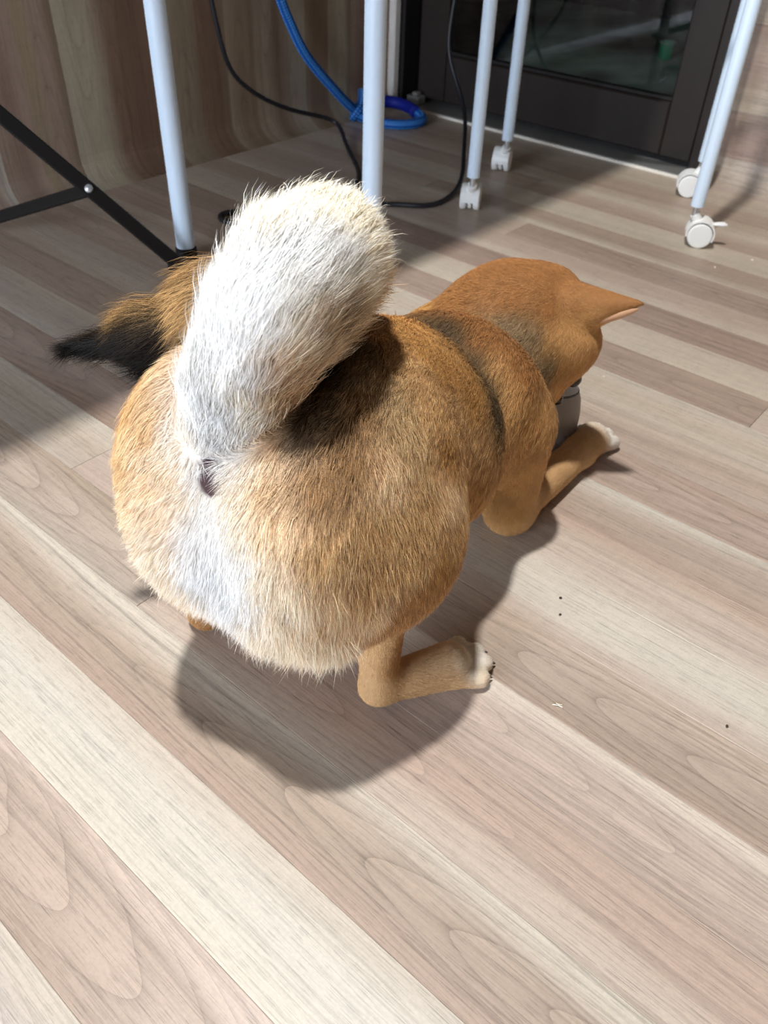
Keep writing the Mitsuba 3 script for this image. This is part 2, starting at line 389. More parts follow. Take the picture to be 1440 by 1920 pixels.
# ------------------------------------------------------------------ trolley on casters
principled('caster_white', rgb(228, 228, 224), 0.4, 0.5)
CAST = [((-0.845, 1.248), (-0.86, 1.268), 'edge'), ((-0.93, 1.482), (-0.947, 1.497), 'edge2'), ((-0.492, 1.404), (-0.478, 1.412), 'face'), ((-0.588, 1.648), (-0.602, 1.640), 'face2')]
AXIS = {'edge': (0.86, 0.50, 0), 'edge2': (0.92, 0.40, 0), 'face': (0.42, -0.90, 0), 'face2': (0.42, -0.90, 0)}
ZL = 0.62
for (x, y), (cx, cy), kind in CAST:
    k = put('trolley__leg', trimesh.Trimesh([[0, 0, 0], [1, 0, 0], [0, 1, 0]], [[0, 1, 2]]), 'white_enamel')
    scene[k] = mikit.ply(place(lathe([(0.0001, 0.066), (0.0112, 0.066), (0.0112, ZL), (0.0001, ZL)], 24), (x, y, 0)), 'white_enamel', smooth=30)
    ax = np.array(AXIS[kind], float)
    ax /= np.linalg.norm(ax)
    fwd = np.cross([0, 0, 1], ax)
    c = put('trolley__caster', trimesh.Trimesh([[0, 0, 0], [1, 0, 0], [0, 1, 0]], [[0, 1, 2]]), 'caster_white')
    # hood: three quarters of a ring over the wheels
    hub = np.array([cx, cy, 0.0225])
    an = np.linspace(math.radians(-25), math.radians(190), 22)
    ring = []
    for h in (-0.0165, 0.0165):
        for r in (0.0238, 0.0215):
            ring.append(np.stack([np.cos(an) * r, an * 0 + h, np.sin(an) * r], 1))
    o0, i0, o1, i1 = ring
    m_ = len(an)
    vv = np.vstack([o0, i0, o1, i1])
    ff = []
    for q in range(m_ - 1):
        for A_, B_ in ((0, 2), (3, 1), (1, 0), (2, 3)):
            a_, b_ = A_ * m_ + q, B_ * m_ + q
            ff += [[a_, b_, b_ + 1], [a_, b_ + 1, a_ + 1]]
    for q, fl in ((0, 0), (m_ - 1, 1)):
        qd = [q, m_ + q, 3 * m_ + q, 2 * m_ + q]
        ff += [[qd[0], qd[1], qd[2]], [qd[0], qd[2], qd[3]]]
    hood = trimesh.Trimesh(vv, ff, process=False)
    web = trimesh.creation.cylinder(0.0205, 0.006, sections=28)
    web.apply_transform(trimesh.transformations.rotation_matrix(math.pi / 2, [1, 0, 0]))
    hood = trimesh.util.concatenate([hood, web])
    mat = np.eye(4)
    mat[:3, 0], mat[:3, 1], mat[:3, 2], mat[:3, 3] = fwd, ax, (0, 0, 1), hub
    hood.apply_transform(mat)
    top = np.array([x, y, 0.0])
    neck = tube([hub + [0, 0, 0.012], (hub + top) / 2 + [0, 0, 0.028], top + [0, 0, 0.052]], [0.008, 0.0085, 0.008], 16)
    scene[c] = mikit.ply(trimesh.util.concatenate([hood, neck]), 'caster_white', smooth=35)
    wheel = lathe([(0.0001, -0.0058), (0.0165, -0.0058), (0.0195, -0.004), (0.0205, 0.0), (0.0205, 0.004), (0.019, 0.0058), (0.0165, 0.0064), (0.0001, 0.0064)], 36)
    for n_, sgn in enumerate((1, -1)):
        w_ = place(wheel, hub + ax * sgn * 0.0118 + [0, 0, -0.0018], x=(0, 0, 1), z=ax * sgn)
        scene[c + '__wheel' + ('' if n_ == 0 else '_001')] = mikit.ply(w_, 'caster_white', smooth=35)
    scene[c + '__stem'] = mikit.ply(place(lathe([(0.0001, 0.05), (0.0052, 0.05), (0.0052, 0.067), (0.0001, 0.067)], 16), (x, y, 0)), 'zinc', smooth=30)
    if kind == 'face':
        lv = tube([hub + fwd * 0.014 + [0, 0, 0.014], hub + fwd * 0.026 + [0, 0, 0.018], hub + fwd * 0.034 + [0, 0, 0.019], hub + fwd * 0.040 + [0, 0, 0.0175]], [0.005, 0.0055, 0.0065, 0.003], 14)
        lv.vertices[:, 2] = hub[2] + 0.016 + (lv.vertices[:, 2] - hub[2] - 0.016) * 0.6
        scene[c + '__brake_lever'] = mikit.ply(lv, 'caster_white', smooth=40)
cl = [np.array([*c[0], ZL - 0.02]) for c in CAST]
for a, b in ((0, 1), (1, 3), (3, 2), (2, 0)):
    put('trolley__rail', tube([cl[a], cl[b]], 0.007, 14), 'white_enamel')
labels['trolley'] = {'label': 'white tubular trolley on four white twin-wheel casters by the door', 'category': 'trolley'}

# ------------------------------------------------------------------ cable and leash
principled('cable_black', rgb(24, 24, 28), 0.45, 0.5)
cab = [(-1.385, 1.10, 0.42), (-1.385, 1.132, 0.283), (-1.385, 1.146, 0.215), (-1.385, 1.166, 0.163), (-1.385, 1.205, 0.125), (-1.385, 1.26, 0.092), (-1.382, 1.33, 0.062), (-1.375, 1.39, 0.043), (-1.355, 1.43, 0.026), (-1.30, 1.40, 0.010),
       (-1.20, 1.32, 0.0052), (-1.12, 1.25, 0.0052), (-1.07, 1.16, 0.0052), (-1.09, 1.04, 0.0052), (-1.135, 0.95, 0.0052), (-1.145, 0.917, 0.0052), (-1.125, 0.90, 0.0052), (-1.07, 0.93, 0.0052), (-1.02, 1.03, 0.0052), (-1.0, 1.11, 0.0052), (-0.975, 1.163, 0.0052),
       (-0.95, 1.185, 0.0052), (-0.917, 1.215, 0.0052), (-0.914, 1.27, 0.0055), (-0.945, 1.352, 0.009), (-1.01, 1.45, 0.02), (-1.075, 1.54, 0.035), (-1.125, 1.60, 0.065), (-1.165, 1.62, 0.11), (-1.195, 1.625, 0.165), (-1.20, 1.63, 0.225), (-1.19, 1.64, 0.34), (-1.18, 1.65, 0.5)]
scene['power_cable'] = mikit.ply(tube(spline(cab, 260), 0.0046, 12), 'cable_black', smooth=True)
labels['power_cable'] = {'label': 'thin black power cable hanging and looping across the floor', 'category': 'cable'}


def braid(p, n, uv):
    a = uv.x * 95.0
    b = uv.y * 6.0
    s = dr.sin(6.2832 * (a + b * 0.5)) * dr.sin(6.2832 * (a - b * 0.5))
    fleck = smoothstep(0.45, 0.8, s)
    return mix(mi.Color3f(0.006, 0.11, 0.48) * (0.75 + 0.4 * s), mi.Color3f(0.16, 0.50, 0.88), fleck)


principled('blue_braid', proc(braid), 0.6, 0.3)
principled('blue_dark', rgb(10, 26, 120), 0.6, 0.3)


def rope(path, r, n=14):
    m = tube(path, r, n + 1, caps=False)
    s = np.r_[0, np.cumsum(np.linalg.norm(np.diff(path, axis=0), axis=1))]
    # the braid's strands stand out a little
    i = np.repeat(np.arange(len(path)), n + 1)
    j = np.tile(np.arange(n + 1), len(path))
    ph = s[i] * 95 * 2 * np.pi
    th = j / (n + 1) * 6 * np.pi
    d = np.sin(ph + th) * np.sin(ph - th) * 0.0007
    m.vertices += m.vertex_normals * d[:, None]
    uv = np.stack([s[i], j / n], 1)
    return m, uv


rp = [(-1.40, 1.285, 0.40), (-1.40, 1.306, 0.32), (-1.40, 1.322, 0.265), (-1.398, 1.345, 0.22), (-1.396, 1.373, 0.174), (-1.396, 1.42, 0.125), (-1.396, 1.468, 0.083), (-1.398, 1.515, 0.045), (-1.40, 1.55, 0.022)]
m, uv = rope(spline(rp, 150), 0.0105)
scene['dog_leash__rope'] = mikit.ply(m, 'blue_braid', smooth=True, uv=uv)
kn = np.array([-1.398, 1.555, 0.024])
th = np.linspace(0, 2 * np.pi, 90)
knot = kn + np.stack([np.sin(th) + 2 * np.sin(2 * th), np.cos(th) - 2 * np.cos(2 * th), -1.1 * np.sin(3 * th)], 1) @ np.array([[0.0062, 0.002, 0.002], [-0.002, 0.0060, 0.003], [0, 0, 0.0062]])
m, uv = rope(knot, 0.0085)
scene['dog_leash__knot'] = mikit.ply(m, 'blue_braid', smooth=True, uv=uv)
tl = spline([kn, kn + [0.0, 0.012, 0.025], kn + [-0.004, 0.014, 0.042]], 30)
m, uv = rope(tl, 0.009)
scene['dog_leash__tail_end'] = mikit.ply(m, 'blue_braid', smooth=True, uv=uv)
lp = [(-1.395, 1.55, 0.012), (-1.345, 1.545, 0.011), (-1.295, 1.556, 0.011), (-1.268, 1.585, 0.011), (-1.262, 1.625, 0.012), (-1.285, 1.655, 0.013), (-1.325, 1.665, 0.016)]
m, uv = rope(spline(lp, 120), 0.0105)
scene['dog_leash__loop'] = mikit.ply(m, 'blue_braid', smooth=True, uv=uv)
sl = spline([(-1.305, 1.655, 0.018), (-1.345, 1.67, 0.022), (-1.385, 1.66, 0.026), (-1.405, 1.62, 0.028), (-1.402, 1.575, 0.026)], 40)
scene['dog_leash__sleeve'] = mikit.ply(tube(sl, 0.0135, 16), 'blue_dark', smooth=True)
labels['dog_leash'] = {'label': 'blue braided rope leash with a knot and hand loop by the door corner', 'category': 'leash'}
labels['dog_leash__sleeve'] = {'label': 'dark blue cloth sleeve'}


# ------------------------------------------------------------------ crumbs
def lump(c, r, seed, flat=0.6):
    s = trimesh.creation.icosphere(1, 1.0)
    q = np.random.default_rng(seed).normal(0, .18, s.vertices.shape)
    s.vertices = (s.vertices + q) * [r, r, r * flat] + [c[0], c[1], r * flat * 1.0]
    return s


principled('crumb_dark', rgb(60, 50, 44), 0.8, 0.2)
principled('crumb_light', rgb(236, 226, 206), 0.8, 0.2)
CR = [(-0.2059, 0.5146, .0013, 'crumb_dark', 'dark crumb on pale board right of the dog, farther of two'), (-0.1954, 0.4963, .0012, 'crumb_dark', 'dark crumb on pale board right of the dog, nearer of two'), (-0.0326, 0.4820, .0013, 'crumb_dark', 'dark crumb near the right edge of the floor'),
      (-0.3799, 1.4148, .0022, 'crumb_light', 'pale crumb beside the caster with the brake lever, farther of two'), (-0.4140, 1.3414, .0018, 'crumb_light', 'pale crumb in front of the caster with the brake lever'), (-0.3741, 0.8987, .0014, 'crumb_light', 'tiny pale crumb beside the dog muzzle')]
for i, (x, y, r, m, lab) in enumerate(CR):
    k = put('crumb', lump((x, y), r, i), m, smooth=False)
    labels[k] = {'label': lab, 'category': 'crumb', 'group': 'crumbs on the floor'}
fib = trimesh.util.concatenate([tube([(-0.148, 0.4065, 0.0006), (-0.144, 0.4085, 0.0012), (-0.1405, 0.4096, 0.0006)], 0.0005, 6), tube([(-0.1465, 0.4095, 0.0006), (-0.1440, 0.4098, 0.001), (-0.1418, 0.4113, 0.0006)], 0.0004, 6)])
scene['hair_shred'] = mikit.ply(fib, 'crumb_light', smooth=True)
labels['hair_shred'] = {'label': 'shed tuft of white hair on the floor beside the hind paw', 'category': 'hair'}

# ------------------------------------------------------------------ the toy between the front legs
principled('toy_grey', rgb(164, 159, 155), 0.7, 0.3)
principled('toy_pale', rgb(198, 202, 208), 0.6, 0.3)
principled('toy_dark', rgb(78, 78, 82), 0.6, 0.3)
TC, TZ = np.array([-0.358, 0.717, 0.0]), np.array([-0.14, 0.16, 0.97])
prof = [(0.0001, 0.0), (0.036, 0.0), (0.045, 0.006), (0.050, 0.018), (0.0515, 0.040), (0.050, 0.060), (0.046, 0.072)]
scene['toy__body'] = mikit.ply(place(lathe(0.8 * np.array(prof + [(0.0001, 0.072)]), 48), TC + [0, 0, 0.0075], z=TZ), 'toy_grey', smooth=40)
scene['toy__cap'] = mikit.ply(place(lathe(0.8 * np.array([(0.0458, 0.0722), (0.044, 0.077), (0.036, 0.082), (0.022, 0.085), (0.0001, 0.086)]), 48), TC + [0, 0, 0.0075], z=TZ), 'toy_pale', smooth=40)
scene['toy__seam'] = mikit.ply(place(lathe(0.8 * np.array([(0.0455, 0.0705), (0.0464, 0.0712), (0.0464, 0.0732), (0.0455, 0.074), (0.0455, 0.0705)]), 48), TC + [0, 0, 0.0075], z=TZ), 'toy_dark', smooth=40)
labels['toy'] = {'label': 'rounded grey toy under the dog muzzle between its front legs', 'category': 'toy'}

# ------------------------------------------------------------------ the dog
DOG_SHAPE=[
('e',[-0.3282, 0.3247, 0.205],(0.115, 0.075, 0.08),[[-0.1585, 0.9775, -0.1392], [0.9871, 0.16, 0.0], [-0.0223, 0.1374, 0.9903]],0.05),
('e',[-0.2768, 0.2824, 0.19],(0.07, 0.046, 0.075),[[-0.1576, 0.9721, 0.1736], [0.9871, 0.16, 0.0], [0.0278, -0.1714, 0.9848]],0.04),
('e',[-0.2693, 0.3242, 0.165],(0.07, 0.042, 0.08),[[-0.1546, 0.9535, -0.2588], [0.9871, 0.16, 0.0], [-0.0414, 0.2555, 0.9659]],0.03),
('e',[-0.3636, 0.2683, 0.19],(0.07, 0.046, 0.075),[[-0.1576, 0.9721, 0.1736], [0.9871, 0.16, 0.0], [0.0278, -0.1714, 0.9848]],0.04),
('e',[-0.3839, 0.3056, 0.165],(0.07, 0.042, 0.08),[[-0.1546, 0.9535, -0.2588], [0.9871, 0.16, 0.0], [-0.0414, 0.2555, 0.9659]],0.03),
('e',[-0.3748, 0.2665, 0.2361],(0.05, 0.03, 0.045),[[-0.16, 0.9871, 0.0], [0.9871, 0.16, 0.0], [0.0, 0.0, 1.0]],0.04),
('e',[-0.3186, 0.2655, 0.165],(0.04, 0.05, 0.045),[[-0.16, 0.9871, 0.0], [0.9871, 0.16, 0.0], [0.0, 0.0, 1.0]],0.05),
('c',[-0.3314, 0.3445, 0.207],[-0.3434, 0.4185, 0.185],0.067,0.07,0.05),
('e',[-0.3458, 0.4333, 0.155],(0.1, 0.076, 0.076),[[-0.1585, 0.9775, -0.1392], [0.9871, 0.16, 0.0], [-0.0223, 0.1374, 0.9903]],0.03),
('e',[-0.2962, 0.4496, 0.1437],(0.05, 0.034, 0.055),[[-0.1576, 0.9721, 0.1736], [0.9871, 0.16, 0.0], [0.0278, -0.1714, 0.9848]],0.03),
('e',[-0.3722, 0.5962, 0.12],(0.085, 0.066, 0.08),[[-0.1576, 0.9721, -0.1736], [0.9871, 0.16, 0.0], [-0.0278, 0.1714, 0.9848]],0.012),
('e',[-0.3597, 0.5192, 0.1701],(0.052, 0.078, 0.054),[[-0.145, 0.8946, -0.4226], [0.9746, 0.2027, 0.0947], [-0.1704, 0.3982, 0.9013]],0.014),
('e',[-0.2966, 0.535, 0.1294],(0.045, 0.022, 0.05),[[-0.145, 0.8946, -0.4226], [0.9871, 0.16, 0.0], [-0.0676, 0.4172, 0.9063]],0.03),
('c',[-0.3746, 0.611, 0.16],[-0.3692, 0.6409, 0.165],0.06,0.055,0.03),
('e',[-0.3692, 0.6409, 0.165],(0.066, 0.062, 0.06),[[0.3354, 0.4148, -0.8459], [0.7776, -0.6287, 0.0], [0.5318, 0.6578, 0.5334]],0.03),
('c',[-0.3558, 0.6574, 0.1312],[-0.3451, 0.6707, 0.1041],0.04,0.022,0.03),
('e',[-0.317, 0.6569, 0.1639],(0.03, 0.026, 0.032),[[0.3354, 0.4148, -0.8459], [0.7776, -0.6287, 0.0], [0.5318, 0.6578, 0.5334]],0.025),
('c',[-0.2991, 0.5498, 0.1295],[-0.3009, 0.5664, 0.022],0.034,0.024,0.02),
('c',[-0.3009, 0.5664, 0.022],[-0.3017, 0.7053, 0.018],0.022,0.0165,0.015),
('c',[-0.3017, 0.7053, 0.018],[-0.3046, 0.7388, 0.016],0.0165,0.02,0.012),
('c',[-0.4342, 0.5912, 0.14],[-0.4505, 0.5523, 0.022],0.036,0.024,0.03),
('c',[-0.4505, 0.5523, 0.022],[-0.4484, 0.6641, 0.019],0.022,0.0165,0.015),
('c',[-0.4484, 0.6641, 0.019],[-0.4556, 0.7085, 0.019],0.0165,0.02,0.012),
('c',[-0.2674, 0.3245, 0.16],[-0.2784, 0.3379, 0.1361],0.055,0.04,0.03),
('c',[-0.2784, 0.3379, 0.1361],[-0.2553, 0.315, 0.02],0.027,0.0132,0.02),
('c',[-0.2553, 0.315, 0.02],[-0.2291, 0.3723, 0.014],0.0145,0.0195,0.01),
('c',[-0.395, 0.3241, 0.155],[-0.4185, 0.3506, 0.1],0.055,0.04,0.03),
('c',[-0.4185, 0.3506, 0.1],[-0.421, 0.2793, 0.016],0.034,0.015,0.02),
('c',[-0.421, 0.2793, 0.016],[-0.441, 0.3793, 0.016],0.015,0.0185,0.01),
('c',[-0.2392, 0.3769, 0.012],[-0.238, 0.3972, 0.0098],0.0092,0.0082,0.003),
('c',[-0.2327, 0.3739, 0.012],[-0.223, 0.4014, 0.0098],0.0092,0.0082,0.003),
('c',[-0.2255, 0.3706, 0.012],[-0.211, 0.3959, 0.0098],0.0092,0.0082,0.003),
('c',[-0.219, 0.3677, 0.012],[-0.2043, 0.3819, 0.0098],0.0092,0.0082,0.003),
('c',[-0.4519, 0.3771, 0.014],[-0.4629, 0.3943, 0.0098],0.0092,0.0082,0.003),
('c',[-0.4449, 0.3785, 0.014],[-0.4532, 0.4064, 0.0098],0.0092,0.0082,0.003),
('c',[-0.4372, 0.38, 0.014],[-0.4403, 0.409, 0.0098],0.0092,0.0082,0.003),
('c',[-0.4302, 0.3814, 0.014],[-0.4266, 0.4015, 0.0098],0.0092,0.0082,0.003),
('c',[-0.3157, 0.7378, 0.014],[-0.3247, 0.7561, 0.0098],0.0092,0.0082,0.003),
('c',[-0.3086, 0.7384, 0.014],[-0.3137, 0.7671, 0.0098],0.0092,0.0082,0.003),
('c',[-0.3007, 0.7391, 0.014],[-0.3005, 0.7682, 0.0098],0.0092,0.0082,0.003),
('c',[-0.2936, 0.7397, 0.014],[-0.2878, 0.7593, 0.0098],0.0092,0.0082,0.003),
('c',[-0.4665, 0.7067, 0.017],[-0.4769, 0.7243, 0.0098],0.0092,0.0082,0.003),
('c',[-0.4595, 0.7079, 0.017],[-0.4667, 0.7361, 0.0098],0.0092,0.0082,0.003),
('c',[-0.4517, 0.7091, 0.017],[-0.4537, 0.7382, 0.0098],0.0092,0.0082,0.003),
('c',[-0.4446, 0.7103, 0.017],[-0.4404, 0.7302, 0.0098],0.0092,0.0082,0.003),
('e',[-0.355, 0.6762, 0.1869],(0.034, 0.034, 0.034),[[0.3354, 0.4148, -0.8459], [0.7776, -0.6287, 0.0], [0.5318, 0.6578, 0.5334]],0.02),
('c',[-0.3156, 0.662, 0.1986],[-0.2625, 0.6761, 0.2182],0.0255,0.002,0.006),
('c',[-0.3837, 0.6681, 0.1746],[-0.3924, 0.709, 0.1947],0.023,0.002,0.012),
('c',[-0.3242, 0.2537, 0.2639],[-0.3157, 0.2552, 0.2978],0.028,0.025,0.03),
('c',[-0.3157, 0.2552, 0.2978],[-0.3084, 0.2702, 0.3295],0.025,0.028,0.02),
('c',[-0.3084, 0.2702, 0.3295],[-0.3145, 0.298, 0.3441],0.028,0.031,0.02),
('c',[-0.3145, 0.298, 0.3441],[-0.3249, 0.3315, 0.3439],0.031,0.029,0.02),
('c',[-0.3249, 0.3315, 0.3439],[-0.3546, 0.3653, 0.3274],0.029,0.026,0.02),
('c',[-0.3546, 0.3653, 0.3274],[-0.386, 0.3651, 0.3043],0.026,0.025,0.02),
('c',[-0.386, 0.3651, 0.3043],[-0.4132, 0.3294, 0.284],0.025,0.022,0.02),
('c',[-0.4132, 0.3294, 0.284],[-0.4404, 0.2889, 0.2672],0.022,0.0135,0.02),
('c',[-0.4404, 0.2889, 0.2672],[-0.475, 0.2479, 0.2632],0.0135,0.003,0.02),
]
TAIL=np.array([[-0.3242, 0.2537, 0.2639], [-0.3157, 0.2552, 0.2978], [-0.3084, 0.2702, 0.3295], [-0.3145, 0.298, 0.3441], [-0.3249, 0.3315, 0.3439], [-0.3546, 0.3653, 0.3274], [-0.386, 0.3651, 0.3043], [-0.4132, 0.3294, 0.284], [-0.4404, 0.2889, 0.2672], [-0.475, 0.2479, 0.2632]])
HEAD=np.array([[-0.3692, 0.6409, 0.165], [0.3354, 0.4148, -0.8459], [0.7776, -0.6287, 0.0], [0.5318, 0.6578, 0.5334], [-0.3345, 0.6838, 0.0775]])
EARS=np.array([[-0.3156, 0.662, 0.1986], [-0.2625, 0.6761, 0.2182], [-0.3837, 0.6681, 0.1746], [-0.3924, 0.709, 0.1947]])
CLAWS=np.array([[-0.2357, 0.4022, 0.0065, 0.4161, 0.9093, 0.0], [-0.2207, 0.4064, 0.0065, 0.4161, 0.9093, 0.0], [-0.2087, 0.4009, 0.0065, 0.4161, 0.9093, 0.0], [-0.2021, 0.3869, 0.0065, 0.4161, 0.9093, 0.0], [-0.464, 0.3997, 0.0065, -0.1961, 0.9806, 0.0], [-0.4543, 0.4118, 0.0065, -0.1961, 0.9806, 0.0], [-0.4413, 0.4144, 0.0065, -0.1961, 0.9806, 0.0], [-0.4277, 0.4069, 0.0065, -0.1961, 0.9806, 0.0], [-0.3252, 0.7616, 0.0065, -0.0861, 0.9963, 0.0], [-0.3142, 0.7726, 0.0065, -0.0861, 0.9963, 0.0], [-0.301, 0.7737, 0.0065, -0.0861, 0.9963, 0.0], [-0.2883, 0.7648, 0.0065, -0.0861, 0.9963, 0.0], [-0.4778, 0.7297, 0.0065, -0.16, 0.9871, 0.0], [-0.4676, 0.7415, 0.0065, -0.16, 0.9871, 0.0], [-0.4546, 0.7436, 0.0065, -0.16, 0.9871, 0.0], [-0.4412, 0.7356, 0.0065, -0.16, 0.9871, 0.0]])
PATCH=np.array([[-0.3063, 0.2194, 0.2543], [0.3147, -0.8875, 0.3365]])
INNER=np.array([[-0.2774, 0.6649, 0.2046], [0.9108, 0.2406, 0.3355], [0.641, -0.7337, -0.2256]])
FUR_COLOURS=[((210, 208, 202), (238, 241, 243)), ((206, 182, 148), (240, 228, 206)), ((198, 156, 108), (244, 222, 186)), ((150, 108, 64), (224, 186, 132)), ((94, 66, 39), (174, 130, 83)), ((34, 23, 15), (88, 62, 38)), ((40, 32, 22), (88, 72, 48)), ((6, 5, 4), (13, 11, 10)), ((132, 88, 40), (196, 148, 82)), ((150, 102, 52), (222, 178, 118)), ((112, 70, 32), (172, 114, 58)), ((78, 62, 42), (168, 142, 106)), ((165, 118, 66), (218, 176, 118)), ((160, 122, 82), (214, 178, 128)), ((120, 78, 36), (176, 126, 70)), ((205, 196, 182), (236, 234, 230)), ((92, 66, 36), (176, 136, 82)), ((140, 104, 64), (226, 198, 152)), ((236, 222, 196), (250, 244, 228)), ((190, 150, 120), (232, 208, 184))]
